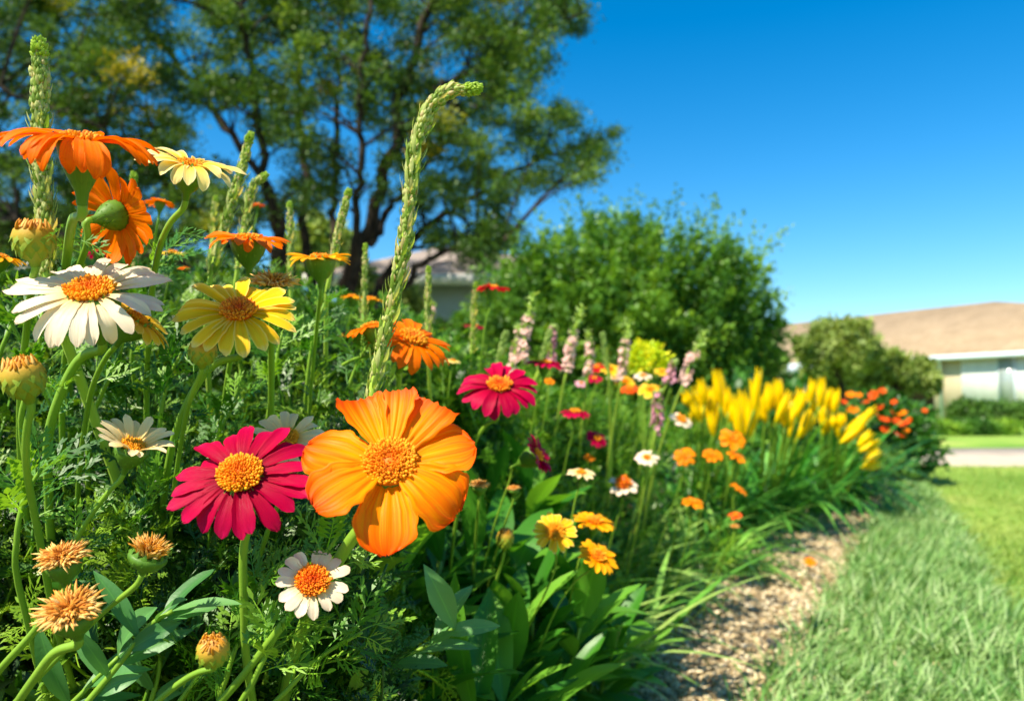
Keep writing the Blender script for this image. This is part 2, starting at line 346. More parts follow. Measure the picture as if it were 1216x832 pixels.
# ------------------------------------------------------------------ leaf templates
def oval_T(w=.25, fold=.25, bend=.4, nt=7, pts=None, wave=0.):
    t = np.linspace(0, 1, nt); f = np.interp(t, *(pts or ([0, .08, .3, .55, .8, 1], [.12, .35, .85, 1, .65, .02])))
    a = -bend * t; x = np.r_[0, np.cumsum(np.cos(a[1:]))] / (nt - 1); z = np.r_[0, np.cumsum(np.sin(a[1:]))] / (nt - 1)
    S = A([-1, -.5, 0, .5, 1.]); V = np.zeros((nt, 5, 3)); C = np.zeros((nt, 5, 3))
    V[..., 0] = x[:, None]; V[..., 1] = S[None] * (f * w)[:, None]; V[..., 2] = z[:, None] + fold * np.abs(S)[None] * (f * w)[:, None] + wave * w * np.sin(t * 9)[:, None] * S[None]
    C[..., 0] = t[:, None]; C[..., 1] = S[None]
    return (V.reshape(-1, 3), [grid_faces(nt, 5)], C.reshape(-1, 3))
LEAF2 = (A([[0, 0, 0], [.5, .28, .06], [1, 0, -.08], [.5, -.28, .06]]), [A([[0, 1, 2, 3]])], A([[0, 0, 0], [.5, 1, 0], [1, 0, 0], [.5, -1, 0.]]))
def lens(mb, p, d, n, L, w):
    d = nrm(d); s = np.cross(n, d); s = s / (np.linalg.norm(s) + 1e-9)
    V = A([p, p + d * L * .35 + s * w, p + d * L * .75 + s * w * .7, p + d * L, p + d * L * .75 - s * w * .7, p + d * L * .35 - s * w]) + A([0, 0, 0.])
    V[2:5] -= n * L * .06; V[3] -= n * L * .06
    mb.add(V, A([[0, 1, 2, 5], [5, 2, 3, 4]]), A([[0, 0, 0], [.3, .8, 0], [.7, .8, 0], [1, 0, 0], [.7, -.8, 0], [.3, -.8, 0]]))
def feather_T(seed, pairs=4, w=.035, ang=.8):
    r = np.random.default_rng(seed); mb = MB(); z = A([0, 0, 1.]); ps = []
    for i in range(pairs * 2 + 2):
        t = i / (pairs * 2 + 1); ps.append(A([t * .82, .05 * sin(t * 3 + seed), -.18 * t * t]))
    for i in range(len(ps) - 1):
        a, b = ps[i], ps[i + 1]; k = .016 * (1 - .5 * i / len(ps)); y = A([0, k, 0])
        mb.add([a - y, a + y, b + y * .8, b - y * .8], A([[0, 1, 2, 3]]), A([.3, 0, 0]))
    for i in range(1, pairs + 1):
        t = (.18 + .68 * (i / pairs)); p = A([t * .82, .05 * sin(t * 3 + seed), -.18 * t * t]); L = .42 * (1 - .35 * abs(t - .5)) * r.uniform(.8, 1.15)
        for sgn in (-1, 1):
            a = sgn * ang * r.uniform(.8, 1.15); d = A([cos(a), sin(a), r.uniform(-.15, .3)])
            lens(mb, p, d, z, L, w)
            for q, b in ((.35, .6), (.55, -.55)):
                a2 = a + b * sgn; lens(mb, p + nrm(d) * L * q, A([cos(a2), sin(a2), r.uniform(-.1, .3)]), z, L * .42, w * .75)
    lens(mb, ps[-1], A([1, .1, -.2]), z, .26, w * 1.1)
    return mb.tpl()
FEA = [feather_T(i, 3 + i % 3, .03 + .008 * (i % 3), .65 + .12 * (i % 3)) for i in range(5)]
def join_T(parts): mb = MB(); [mb.add(*p) for p in parts]; return mb.tpl()
def sprig_T(seed, nl=11, leafs=FEA, L=.42, stem=1.0, up=.75):
    r = np.random.default_rng(seed); mb = MB(); sp = spline([[0, 0, 0], [.03, .02, .5 * stem], [.08, -.02, stem]], 5)
    tube(mb, sp, [.018, .01], 4)
    for k in range(nl):
        t = .15 + .85 * k / (nl - 1); p = A([np.interp(t, np.linspace(0, 1, 5), sp[:, i]) for i in range(3)])
        a = k * 2.4 + r.uniform(-.4, .4); e = up * (.4 + .8 * t) + r.uniform(-.2, .2)
        d = A([cos(a) * cos(e), sin(a) * cos(e), sin(e)]); V, Fs, C = leafs[r.integers(len(leafs))]
        nz = nrm(A([0, 0, 1.]) - d * d[2] + .3 * r.normal(size=3)); y = nrm(np.cross(nz, d)); zz = np.cross(d, y)
        s = L * r.uniform(.75, 1.15) * (1 - .3 * t); Mx = np.stack([d, y, zz], -1) * s
        C = C.copy(); C[:, 2] = 0; mb.add(V @ Mx.T + p, [f.copy() for f in Fs], C)
    return mb.tpl()
SPRIG = [sprig_T(i) for i in range(6)]

# ------------------------------------------------------------------ the daisy bush mass
def Hm(x, y):
    h = np.interp(y, [.45, .58, .7, .85, 1.05, 1.4, 2, 3, 4, 6], [.28, .41, .51, .58, .65, .69, .69, .66, .58, .4])
    h = h + .20 * sstep((.12 - x) / .6) * sstep((y - .6) / .4)
    near_ = np.interp(y, [.5, .56, .62, .7, .85, 1.0], [.38, .51, .59, .64, .69, .71]); w_ = sstep((-.06 - x) / .10)
    h = h + np.maximum(near_ - h, 0) * w_
    e = bed_x(y) - x; h = h * sstep((e + .05) / .24) ** .6
    return h + .02 * np.sin(x * 13 + 1) * np.sin(y * 11) + .015 * np.sin(x * 31 + y * 17)
def sprigs(n, xf, yf, size, TT, drop, keep=None, tilt=.35):
    mb = MB(); u = R.random(n); y = yf(u); x = xf(y, R.random(n)); h = Hm(x, y); e = 1e-2
    gx = (Hm(x + e, y) - Hm(x - e, y)) / (2 * e); gy = (Hm(x, y + e) - Hm(x, y - e)) / (2 * e)
    nr = nrm(np.stack([-gx, -gy, np.ones(n)], -1)); d = nrm(nr * .8 + A([0, 0, .6]) + tilt * R.normal(size=(n, 3)))
    sc = size * (.7 + .6 * R.random(n)); p = np.stack([x, y, h], -1) - d * sc[:, None] - nr * (drop * R.random(n) ** 1.6)[:, None]
    k = p[:, 2] > .0
    if keep is not None: k &= keep(x, y, h)
    rz = nrm(np.cross(d, R.normal(size=(n, 3)))); yy = np.cross(d, rz)
    Mx = np.stack([rz, yy, d], -1) * sc[:, None, None]
    w = R.integers(0, len(TT), n)
    for i, T in enumerate(TT):
        q = k & (w == i); mb.inst(T, Mx[q], p[q])
    return mb
# screen-free region tests in world terms
def left_of(y): return np.interp(y, [.5, .8, 1.1, 1.35, 1.7, 3], [-.09, -.15, -.19, -.02, .3, .9])
near = sprigs(2700, lambda y, u: -.72 * y - .05 + (np.minimum(left_of(y) + .04, bed_x(y)) + .72 * y + .05) * u, lambda u: .56 + 1.5 * u ** 1.25, .085, SPRIG, .40)
tag(near.build('feathery_foliage', M_FEATH), kind='stuff', label='dense dark green feathery daisy foliage filling the near bed')
def spr_far(): return sprigs(1500, lambda y, u: -.7 * y + (bed_x(y) - .1 + .7 * y) * u, lambda u: 1.5 + 2.6 * u ** 1.2, .13, SPRIG, .2)
mid = sprigs(2300, lambda y, u: -.14 * y + (bed_x(y) + .04 + .14 * y) * u, lambda u: 1.28 + 1.5 * u, .085, SPRIG, .16)
tag(mid.build('bedding_foliage', M_FEATH2), kind='stuff', label='fresh light green fine foliage round the small flowers in the middle')
tag(spr_far().build('bedding_foliage', M_FEATH2), kind='stuff', label='mid green fine leaved foliage farther back in the bed')

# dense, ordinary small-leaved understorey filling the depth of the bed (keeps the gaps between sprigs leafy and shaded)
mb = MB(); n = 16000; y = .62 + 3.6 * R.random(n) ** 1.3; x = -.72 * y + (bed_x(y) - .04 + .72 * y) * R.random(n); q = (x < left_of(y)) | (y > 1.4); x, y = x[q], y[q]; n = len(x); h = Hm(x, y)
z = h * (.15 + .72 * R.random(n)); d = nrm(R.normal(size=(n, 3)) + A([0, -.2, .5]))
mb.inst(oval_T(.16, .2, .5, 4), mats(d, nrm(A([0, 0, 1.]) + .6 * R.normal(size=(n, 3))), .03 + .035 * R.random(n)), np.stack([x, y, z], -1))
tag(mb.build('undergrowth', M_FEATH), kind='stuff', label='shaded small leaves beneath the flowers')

# ------------------------------------------------------------------ flowers
def flower_frame(n):
    n = nrm(A(n, dtype=float)); u = RT - n * RT.dot(n)
    if np.linalg.norm(u) < .3: u = FW - n * FW.dot(n)
    u = nrm(u); return u, np.cross(n, u), n
def petal(L, Wd, r0, a0, a1, nt=12, ns=7, ridge=.06, cup=.0, tip='round', notch=0.0, twist=0.0, pw=1.3, rk=2.5, seed=0, basew=.38):
    r = np.random.default_rng(seed); t = np.linspace(0, 1, nt) ** .9
    if r.random() < .14 and nt > 8: a1 += r.uniform(-.7, .35)
    cup = cup + r.uniform(-.25, .35); a = a0 + (a1 - a0) * t ** pw
    dt = np.diff(t, prepend=0) * L; x = r0 + np.cumsum(np.cos(a) * dt); z = np.cumsum(np.sin(a) * dt)
    if tip == 'round':
        f = np.interp(t, [0, .25, .5, .72], [basew, .72, .95, 1.0]); q = t > .72
        f[q] = np.sqrt(np.clip(1 - ((t[q] - .72) / .283) ** 2, 0, 1)) * .97 + .03
    elif tip == 'point':
        f = np.interp(t, [0, .25, .5, .8, 1], [basew, .8, 1, .68, .06])
    elif tip == 'fan':
        f = np.interp(t, [0, .3, .6, .85, 1.0], [basew * .8, .55, .85, 1.0, .96])
    else:
        f = np.interp(t, [0, .2, .45, .7], [basew, .62, .92, 1.0]); q = t > .7
        f[q] = np.sqrt(np.clip(1 - ((t[q] - .7) / .31) ** 2, 0, 1))
    S = np.linspace(-1, 1, ns); w = f * Wd / 2
    ph = r.uniform(0, 6)
    rg = ridge * Wd * np.cos(S[None] * pi * rk + ph * .15) * np.minimum(1, t * 4)[:, None] * (.4 + .6 * (1 - t))[:, None]
    Z = z[:, None] + rg + cup * (S[None] ** 2) * w[:, None] + Wd * .05 * np.sin(t * 7 + ph)[:, None] * S[None] * t[:, None]
    X = np.repeat(x[:, None], ns, 1)
    if notch:
        jag = notch * (np.abs(np.sin(S * rk * 2.1 + ph)) * .8 + .25 * r.random(ns)) * L
        X = X - jag[None] * (t ** 5)[:, None]
    Y = S[None] * w[:, None] + .02 * L * sin(ph * 3) * np.sin(t * 3)[:, None]
    er = 1 + .05 * np.sin(t * 23 + ph)[:, None] * (np.abs(S) > .8)[None] * (S[None] > 0) + .05 * np.sin(t * 19 + ph * 2)[:, None] * (np.abs(S) > .8)[None] * (S[None] < 0)
    Y = Y * er
    if twist:
        tw = twist * t; Y, Z = Y * np.cos(tw)[:, None], Z + Y * np.sin(tw)[:, None]
    V = np.stack([X, Y, Z], -1); C = np.zeros((nt, ns, 3)); C[..., 0] = t[:, None]; C[..., 1] = S[None]; C[..., 2] = r.random() * 9
    return V.reshape(-1, 3), grid_faces(nt, ns), C.reshape(-1, 3)
def place_local(V, c, fr, phi):
    u, v, n = fr; ca, sa = cos(phi), sin(phi); ex = ca * u + sa * v; ey = -sa * u + ca * v
    return c + V[:, 0:1] * ex + V[:, 1:2] * ey + V[:, 2:3] * n
FLO = MB(); lathe(FLO, (0, 0, 0), (0, 0, 1), [(0, .5), (.6, .55), (.95, .42), (1.1, .05)], 6); FLO = FLO.tpl()
SPK = MB(); tube(SPK, spline([[0, 0, 0], [.05, 0, .55], [.25, 0, 1.0]], 5), [.5, .55, .35, .08], 5); SPK = SPK.tpl()
def disc(c, fr, rad, h, n, mat, parent, name='flower_center', spiky=False, hollow=.0):
    mb = MB(); u, v, ax = fr; k = np.arange(n) + .5; r = np.sqrt(k / n); th = k * 2.39996
    zz = h * np.sqrt(np.clip(1 - .85 * r * r, 0, 1)) - hollow * h * np.exp(-(r / .28) ** 2)
    p = c + (rad * r * np.cos(th))[:, None] * u + (rad * r * np.sin(th))[:, None] * v + (zz - h * .35)[:, None] * ax
    out = nrm(np.cos(th)[:, None] * u + np.sin(th)[:, None] * v)
    d = nrm(ax[None] + out * (r * (1.1 if spiky else .8))[:, None] + .12 * R.normal(size=(n, 3)))
    s = rad * 1.75 / math.sqrt(n); T = SPK if spiky else FLO
    zx = nrm(np.cross(d, np.cross(out, d) + 1e-6)); zx = nrm(out - d * (out * d).sum(1, keepdims=True)); yy = np.cross(d, zx)
    s = s * (.75 + .5 * R.random((n, 1))) * (1.0 + .25 * r[:, None] ** 4); p = p + rad * .35 / math.sqrt(n) * R.normal(size=(n, 3)); sl = s[:, 0] * (1.6 if not spiky else 3.6) * (.6 + .8 * R.random(n)); Mx = np.stack([zx * s, yy * s, d * sl[:, None]], -1)
    if spiky: Mx[:, :, 0] = zx * (sl * .9)[:, None] * .5; 
    rn = np.clip(.25 + .5 * r + .55 * (R.random(n) - .35) - (.35 * np.exp(-(r / .3) ** 2)), 0, 1)
    mb.inst(T, Mx, p, rn)
    pr = [(-h * .5, rad * .9), (-h * .3, rad * 1.0), (0, rad * .92), (h * .35, rad * .6), (h * .5, .0001)]
    lathe(mb, c, ax, pr, 16, .1)
    return mb.build(name, mat, parent)
def smooth_path(p, it=5):
    p = p.copy()
    for _ in range(it): p[1:-1] = .25 * p[:-2] + .5 * p[1:-1] + .25 * p[2:]
    return p
def bspl(pts, n):
    """smooth approximating curve (no wobble) that starts and ends on its end points"""
    p = A(pts); q = np.vstack([2 * p[0] - p[1], p, 2 * p[-1] - p[-2]]); m = len(p); out = []
    for t in np.linspace(0, m - 1 - 1e-9, n):
        i = int(t); u = t - i; a, b, c, d = q[i:i + 4]
        out.append(((1 - u) ** 3 * a + (3 * u ** 3 - 6 * u * u + 4) * b + (-3 * u ** 3 + 3 * u * u + 3 * u + 1) * c + u ** 3 * d) / 6)
    return A(out)
def root(pts):
    last = pts[-1]; dv = nrm(last - pts[-2]); dv = A([dv[0], max(dv[1], .0), min(dv[2], -.15)])
    m1 = last + dv * .045 + A([0, .02, 0]); m2 = last + A([dv[0] * .14, .13, dv[2] * .12 - .08]); z = max(.04, m2[2])
    base = A([m2[0] + dv[0] * .05, m2[1] + .22, 0.0]); m2[2] = z
    return base, pts + [m1, m2, A([base[0], base[1] - .03, z * .5]), base]
def stem_path(c, n, cl, pts, d):
    n = nrm(A(n, dtype=float)); b = c - n * cl; out = [b]; d0 = (b - CO).dot(FW) + .25 * cl
    for k, q in enumerate(pts): out.append(P(q[0], q[1], q[2] if len(q) > 2 else d0 + .012 * k))
    # leave the flower head along its own axis, then bend over
    L0 = np.linalg.norm(out[1] - b); out.insert(1, b - n * min(cl * .5, L0 * .35)); return out
def flower(name, px, py, d, w, n, stem, label, cat='flower', group=None, pm=None, np_=20, pw_=.30, a0=.15, a1=-.45, dr=.26, dm=None, dn=160,
           split=False, ridge=.05, cal=(.34, .55), stemr=None, two=False, droop=None, jitter=.18, tip='round', calmat=None, dome=.3, petlist=None, mats_=None, hollow=.3, nts=(12, 7), sm=None, lenj=.08, front=None):
    c = P(px, py, d); Rr = w / 2 * d / F; fr = flower_frame(n); n = fr[2]
    rc = Rr * cal[0]; cl = Rr * cal[1] * 1.6; sr = stemr or max(.0012, Rr * (.062 if d < .9 else .045))
    pts = stem_path(c, n, cl, stem, d); last = pts[-1]
    base, pts = root(pts)
    th = thing(name, base, label, cat, group)
    mb = MB(); sp = bspl(pts, 60) if d < .9 else bspl(pts, 30); tube(mb, sp, [sr * 1.02, sr, sr * 1.05, sr * 1.1, sr * 1.3], 10 if d < .9 else 6, .5, .05)
    mb.build('stem', sm or M_STEM, th)
    if d < .6:   # small feathery leaves set along the visible part of the stem
        mb = MB(); ii = R.integers(16, 44, 9); tt = nrm(np.gradient(sp, axis=0))[ii]; sd = nrm(np.cross(tt, R.normal(size=(9, 3))))
        for q in range(9):
            mb.inst(FEA[q % 5], mats(nrm(tt[q] * -.7 + sd[q])[None], nrm(A([[-.2, -.5, .8]]) + .3 * R.normal(size=(1, 3))), A([R.uniform(.012, .03)])), (sp[ii[q]] + sd[q] * sr * .9)[None])
        mb.build('stem_leaves', M_FEATH2, th)
    # calyx: trumpet flaring into the flower head, with overlapping bracts
    mb = MB(); lathe(mb, c, n, [(-cl * 1.0, sr * 1.02), (-cl * .8, sr * 1.3), (-cl * .6, rc * .55), (-cl * .35, rc * .86), (-cl * .12, rc * 1.0), (-cl * .02, rc * .96), (0.0, rc * .5)], 32 if d < .9 else 14, .4, .03 if d < .9 else 0)
    if d < .9:
        bt = oval_T(.2, -.1, .35, 5)
        for row, (zz, rr) in enumerate(((-.62, .5), (-.4, .82), (-.18, .98))):
            k = 11; th_ = np.arange(k) * 2 * pi / k + row * .3; o = np.cos(th_)[:, None] * fr[0] + np.sin(th_)[:, None] * fr[1]
            dd = nrm(n[None] * 1.0 + o * (.35, .12, -.05)[row]); mb.inst(bt, mats(dd, o, rc * .72), c + o * rc * rr * .98 + n * cl * (zz - .05), np.full(k, .25 + .3 * row))
    mb.build('calyx', calmat or M_CALYX, th)
    # petals
    L = Rr * (1 - dr * .72); r0 = Rr * dr * .72; tmb = MB(); seed = int(abs(px * 7 + py * 3))
    rs = np.random.default_rng(seed); lst = petlist
    if lst is None:
        lst = []
        for i in range(np_):
            ph = 360 * i / np_ + rs.uniform(-1, 1) * 360 / np_ * jitter * 1.6; lst.append((ph, 1 + rs.uniform(-lenj, lenj), 1, (i % 2) * .06 if two else 0, None, None))
    for i, (ph, lf, wf, zo, aa, tp) in enumerate(lst):
        A0 = a0 + rs.uniform(-.12, .12) - (.12 if two and i % 2 else 0); A1 = a1 + rs.uniform(-.28, .28)
        if aa is not None: A0, A1 = aa
        elif front is not None:                      # petals on one side hang more
            k = max(0, cos(radians(ph - front[0]))) ** 2; A1 += front[1] * k
        Ll = L * lf
        V, Fc, C = petal(Ll, Rr * pw_ * 2 * wf, r0, A0, A1, nts[0], nts[1], ridge, .12, tp or tip, notch=rs.uniform(.02, .07) if (tp or tip) != 'fan' else .07, twist=rs.uniform(-.3, .3), seed=seed * 31 + i, rk=2.5 if nts[1] < 12 else 4.5)
        V[:, 2] += zo * Rr * .3 + (i % 3) * Rr * .006
        V = place_local(V, c - n * Rr * .02, fr, radians(ph))
        if split: MB().add(V, Fc, C).build('petal', pm, th)
        else: tmb.add(V, Fc, C)
    if not split: tmb.build('petals', pm, th)
    disc(c + n * Rr * .02, fr, Rr * dr, Rr * dome * dr * 1.3, dn, dm or M_DISC, th, hollow=hollow)
    return th
def bud(name, px, py, d, w, n, stem, label, cat='flower bud', group='closed daisy buds', dry=True, tall=1.1, dm=None):
    c = P(px, py, d); r = w / 2 * d / F; fr = flower_frame(n); n = fr[2]; cl = r * 2.1 * tall; sr = max(.0012, r * .2)
    pts = stem_path(c, n, cl * .6, stem, d); last = pts[-1]; base, pts = root(pts)
    th = thing(name, base, label, cat, group)
    MB_ = MB(); tube(MB_, bspl(pts, 56), [sr * 1.05, sr, sr * 1.05, sr * 1.3], 9, .5, .05); MB_.build('stem', M_STEM, th)
    mb = MB(); lathe(mb, c, n, [(-cl * .62, sr * 1.05), (-cl * .5, sr * 1.5), (-cl * .38, r * .72), (-cl * .15, r * .98), (cl * .05, r), (cl * .22, r * .86), (cl * .32, r * .6), (cl * .34, .0001)], 28, .4, .04)
    bt = oval_T(.25, -.2, .8, 6)
    for row, zz in enumerate((-.42, -.25, -.08)):
        k = 10; a = np.arange(k) * 2 * pi / k + row * .31; o = np.cos(a)[:, None] * fr[0] + np.sin(a)[:, None] * fr[1]
        dd = nrm(n[None] + o * (.42, .05, -.22)[row]); Mx = mats(dd, o, r * 1.15); mb.inst(bt, Mx, c + o * r * (.80, 1.06, 1.13)[row] + n * cl * zz, .2 + .5 * R.random(k))
    mb.build('bud_bracts', M_BUD, th)
    if dry:
        mb = MB(); k = 46; q = np.sqrt((np.arange(k) + .5) / k); a = np.arange(k) * 2.4; o = np.cos(a)[:, None] * fr[0] + np.sin(a)[:, None] * fr[1]
        dd = nrm(n[None] - o * (q * .45)[:, None] + .25 * R.normal(size=(k, 3))); zx = nrm(o - dd * (o * dd).sum(1, keepdims=True)); yy = np.cross(dd, zx); s = r * .16
        Mx = np.stack([-zx * r * .5, yy * s, dd * r * .55], -1); Mx[:, :, 0] = -zx * s * 1.2
        mb.inst(SPK, Mx, c + o * (q * r * .85)[:, None] + n * (cl * .22), .2 + .8 * R.random(k)); mb.build('bud_tip', dm or M_DRYO, th)
    return th
def dried(name, px, py, d, w, n, stem, label, group='dried brown daisy heads', up=.0, dm=None, calr=.6):
    c = P(px, py, d); r = w / 2 * d / F; fr = flower_frame(n); n = fr[2]; cl = r * 1.1; sr = max(.0012, r * .14)
    pts = stem_path(c, n, cl, stem, d); last = pts[-1]; base, pts = root(pts)
    th = thing(name, base, label, 'dried flower', group)
    mb = MB(); tube(mb, bspl(pts, 56), [sr * 1.05, sr, sr * 1.05, sr * 1.3], 9, .5, .05); mb.build('stem', M_STEM, th)
    rc = r * calr; mb = MB(); lathe(mb, c, n, [(-cl, sr * 1.05), (-cl * .8, sr * 1.4), (-cl * .6, rc * .7), (-cl * .3, rc), (-cl * .08, rc * 1.05), (0, rc * .8), (.0005, .0001)], 28, .4, .04)
    bt = oval_T(.22, -.15, .4, 5)
    for row, zz in enumerate((-.6, -.34)):
        k = 11; a = np.arange(k) * 2 * pi / k + row * .3; o = np.cos(a)[:, None] * fr[0] + np.sin(a)[:, None] * fr[1]
        mb.inst(bt, mats(nrm(n[None] + o * (.38, .02)[row]), o, rc * .75), c + o * rc * (.72, 1.0)[row] + n * cl * zz, np.full(k, .4))
    mb.build('calyx', M_CALYX, th)
    for lay, (k, ln, q0, q1, wd) in enumerate(((170, .40, .35, 1.0, .055), (190, .30, .10, .75, .05))):
        mb = MB(); q = q0 + (q1 - q0) * R.random(k); a = R.random(k) * 2 * pi; o = np.cos(a)[:, None] * fr[0] + np.sin(a)[:, None] * fr[1]
        dd = nrm(n[None] * (.75 + up * 2.5) + o * (q * (1.15 - up * 1.5))[:, None] + .33 * R.normal(size=(k, 3))); zx = nrm(o - dd * (o * dd).sum(1, keepdims=True) + .4 * R.normal(size=(k, 3)) * .5); zx = nrm(zx - dd * (zx * dd).sum(1, keepdims=True)); yy = np.cross(dd, zx)
        l = r * ln * (.6 + .7 * R.random(k)) * (1 + up); s = r * wd * (.7 + .7 * R.random(k)); Mx = np.stack([zx * (l * (.5 if lay == 0 else .2))[:, None], yy * s[:, None], dd * l[:, None]], -1)
        tb = MB(); tube(tb, spline([[0, 0, 0], [.1, 0, .5], [.55, 0, 1.0]], 5), [1, 1.1, .7, .1], 5); Tt = tb.tpl()
        V0 = Tt[0].copy(); ctr = spline([[0, 0, 0], [.1, 0, .5], [.55, 0, 1.0]], 5)
        # keep the ring radius in units of s rather than l
        ring = V0.reshape(5, 5, 3) - ctr[:, None]; CC = ctr; pos = c + o * (q * r * .62)[:, None] + n * (r * (.04 + .1 * lay))
        VV = (zx * l[:, None] * .8)[:, None, None] * CC[:, 0][None, :, None, None] + (dd * l[:, None])[:, None, None] * CC[:, 2][None, :, None, None] \
            + s[:, None, None, None] * (ring[None, ..., 0:1] * zx[:, None, None] + ring[None, ..., 1:2] * yy[:, None, None] + ring[None, ..., 2:3] * dd[:, None, None]) + pos[:, None, None]
        fcs = [(f[None] + (np.arange(k) * 25)[:, None, None]).reshape(-1, f.shape[1]) for f in Tt[1]]
        C = np.zeros((k, 25, 3)); C[:, :, 2] = np.repeat((np.clip(.45 * (1 - lay) + .6 * R.random(k), 0, 1))[:, None], 25, 1)
        mb.add(VV.reshape(-1, 3), fcs, C.reshape(-1, 3)); mb.build(('dry_petals', 'dry_center')[lay], dm or M_DRY, th)
    return th

G1 = 'daisy flowers on tall stems'
flower('orange_daisy', 97, 168, .47, 188, (.12, -.30, .93), [(86, 250, .50), (80, 300, .54), (74, 350, .62)], 'tall orange daisy with drooping petals seen from below at the top left corner', 'daisy', G1, M_ORANGE, 28, .105, .42, -.62, .2, split=True, two=True, cal=(.28, .5), ridge=.08, front=(-70, -.95), dn=120, lenj=.12)
flower('pale_yellow_daisy', 226, 196, .55, 120, (.26, -.36, .92), [(200, 262), (184, 308)], 'pale yellow daisy seen from the side, highest of the yellow ones', 'daisy', G1, M_PYEL, 22, .12, .38, -.42, .2, split=True, cal=(.38, .45), front=(-60, -.6), ridge=.06, lenj=.14)
flower('orange_daisy', 140, 255, .56, 122, (.36, .84, .36), [(108, 285), (92, 315)], 'orange daisy showing its back and round green calyx beneath the tallest orange one', 'daisy', G1, M_ORANGE, 23, .12, .1, -.5, .2, split=True, cal=(.30, .40), ridge=.08)
flower('white_daisy', 107, 346, .50, 182, (.09, -.60, .80), [(95, 415), (68, 475), (55, 520)], 'large white daisy with golden centre near the left edge', 'daisy', G1, M_WHITE, 28, .095, .20, -.32, .27, dn=260, split=True, two=True, cal=(.36, .5), front=(-80, -.7), ridge=.07)
flower('yellow_daisy', 163, 378, .545, 105, (.62, -.10, .75), [(128, 420), (110, 452)], 'yellow daisy tucked behind the large white daisy', 'daisy', G1, M_YEL, 18, .13, .1, -.35, .2, split=True, cal=(.42, .5))
flower('yellow_daisy', 283, 369, .53, 146, (.14, -.68, .73), [(250, 425), (215, 490)], 'bright yellow daisy with orange centre beside the tan dried head', 'daisy', G1, M_YEL, 21, .12, .22, -.34, .26, dn=240, split=True, cal=(.30, .5), ridge=.07, front=(-80, -.5), dm=M_DISCO)
flower('cream_daisy', 158, 530, .50, 98, (.42, -.32, .85), [(130, 580), (88, 640)], 'cream daisy seen from the side above the dark foliage left of the crimson flower', 'daisy', G1, M_CREAM, 19, .115, .75, .15, .25, split=True, cal=(.40, .5), ridge=.06, dm=M_DISCY)
flower('crimson_daisy', 285, 564, .47, 170, (.04, -.74, .67), [(286, 650), (291, 720), (290, 775)], 'large crimson daisy with orange centre left of the big orange flower', 'daisy', G1, M_CRIM, 22, .118, .12, -.35, .295, dn=340, split=True, two=True, cal=(.34, .45), ridge=.09, dome=.5, front=(-90, -.3), hollow=.12)
flower('cream_daisy', 341, 520, .55, 96, (.12, -.7, .7), [(330, 600), (312, 645)], 'cream daisy half hidden between the crimson and the big orange flower', 'daisy', G1, M_CREAM, 17, .125, .15, -.3, .26, split=True, dm=M_DISCY)
pl = [(200, .88, 1.15, .0, (.25, -.35), 'round2'), (152, 1.06, 1.35, -.2, (.2, -.05), 'round2'), (119, .93, 1.1, .1, (.2, .1), 'fan'), (91, .96, 1.0, .2, (.2, .02), 'fan'), (58, .94, 1.25, .1, (.22, .05), 'fan'),
      (16, 1.0, 1.42, -.1, (.15, -.12), 'round2'), (-33, 1.05, 1.42, .15, (.15, -.45), 'round2'), (-87, 1.08, 1.32, -.1, (.12, -.55), 'round2'), (-139, .98, 1.35, .25, (.25, -.15), 'round2')]
pl = [p for p in pl if p[0] != 200]
pl = [(167, 1.03, 1.48, -.15, (.2, -.12), 'round2') if p[0] == 152 else p for p in pl]
flower('big_orange_flower', 463, 550, .44, 212, (.03, -.79, .61), [(428, 620), (405, 660), (380, 700)], 'biggest flower, glowing orange with eight broad ruffled petals', 'flower', None, M_BIGOR, 8, .26, .2, -.2, .29, dn=420, split=True, petlist=pl, dm=M_DISC, nts=(18, 17), ridge=.05, dome=.4, hollow=.5, cal=(.3, .5), stemr=.0038)
flower('small_cream_daisy', 371, 690, .47, 90, (.25, -.72, .62), [(345, 725), (300, 790), (250, 845)], 'small cream daisy with a wide orange centre below the big orange flower', 'daisy', G1, M_WHITE, 15, .15, .1, -.25, .42, dn=240, split=True, cal=(.42, .55), ridge=.06, dome=.45, dm=M_DISCO, stemr=.0024, hollow=.05)
flower('orange_daisy', 295, 284, .62, 100, (.05, -.26, .96), [(291, 345)], 'orange daisy seen edge on above the bright yellow one', 'daisy', G1, M_ORANGE, 20, .12, .3, -.4, .24, cal=(.42, .55), two=True, front=(-40, -.3))
flower('golden_daisy', 380, 306, .70, 78, (.0, -.2, .98), [(379, 360)], 'golden orange daisy seen edge on before the dark tree trunk', 'daisy', G1, M_OYEL, 19, .12, .2, -.2, .24, cal=(.46, .6), two=True)
flower('golden_daisy', 0, 305, .62, 62, (.2, -.1, .97), [(0, 360)], 'golden orange daisy cut off by the left edge of the picture', 'daisy', G1, M_OYEL, 18, .14, .15, -.5, .24, cal=(.4, .5))
G2 = 'small blurred flowers in the middle of the bed'
def small(name, px, py, d, w, n, pm, label, stem=None, **k):
    k.setdefault('np_', 14); k.setdefault('pw_', .17); k.setdefault('dn', 60); k.setdefault('nts', (7, 5))
    return flower(name, px, py, d, w, n, stem or [(px - 5, py + 34)], label, 'flower', G2, pm, **k)
small('orange_flower', 190, 240, .85, 36, (0, .1, 1), M_ORANGE, 'small orange flower seen edge on under the pale yellow daisy')
small('yellow_flower', 205, 300, 1.0, 34, (0, -.1, 1), M_YEL, 'small yellow flower right of the back facing orange daisy')
small('orange_flower', 218, 318, 1.2, 16, (0, -.3, 1), M_ORANGE, 'tiny orange flower just below a small yellow one on the left')
small('crimson_flower', 117, 300, .95, 38, (-.1, .0, 1), M_CRIM, 'crimson flower peeping out above the large white daisy')
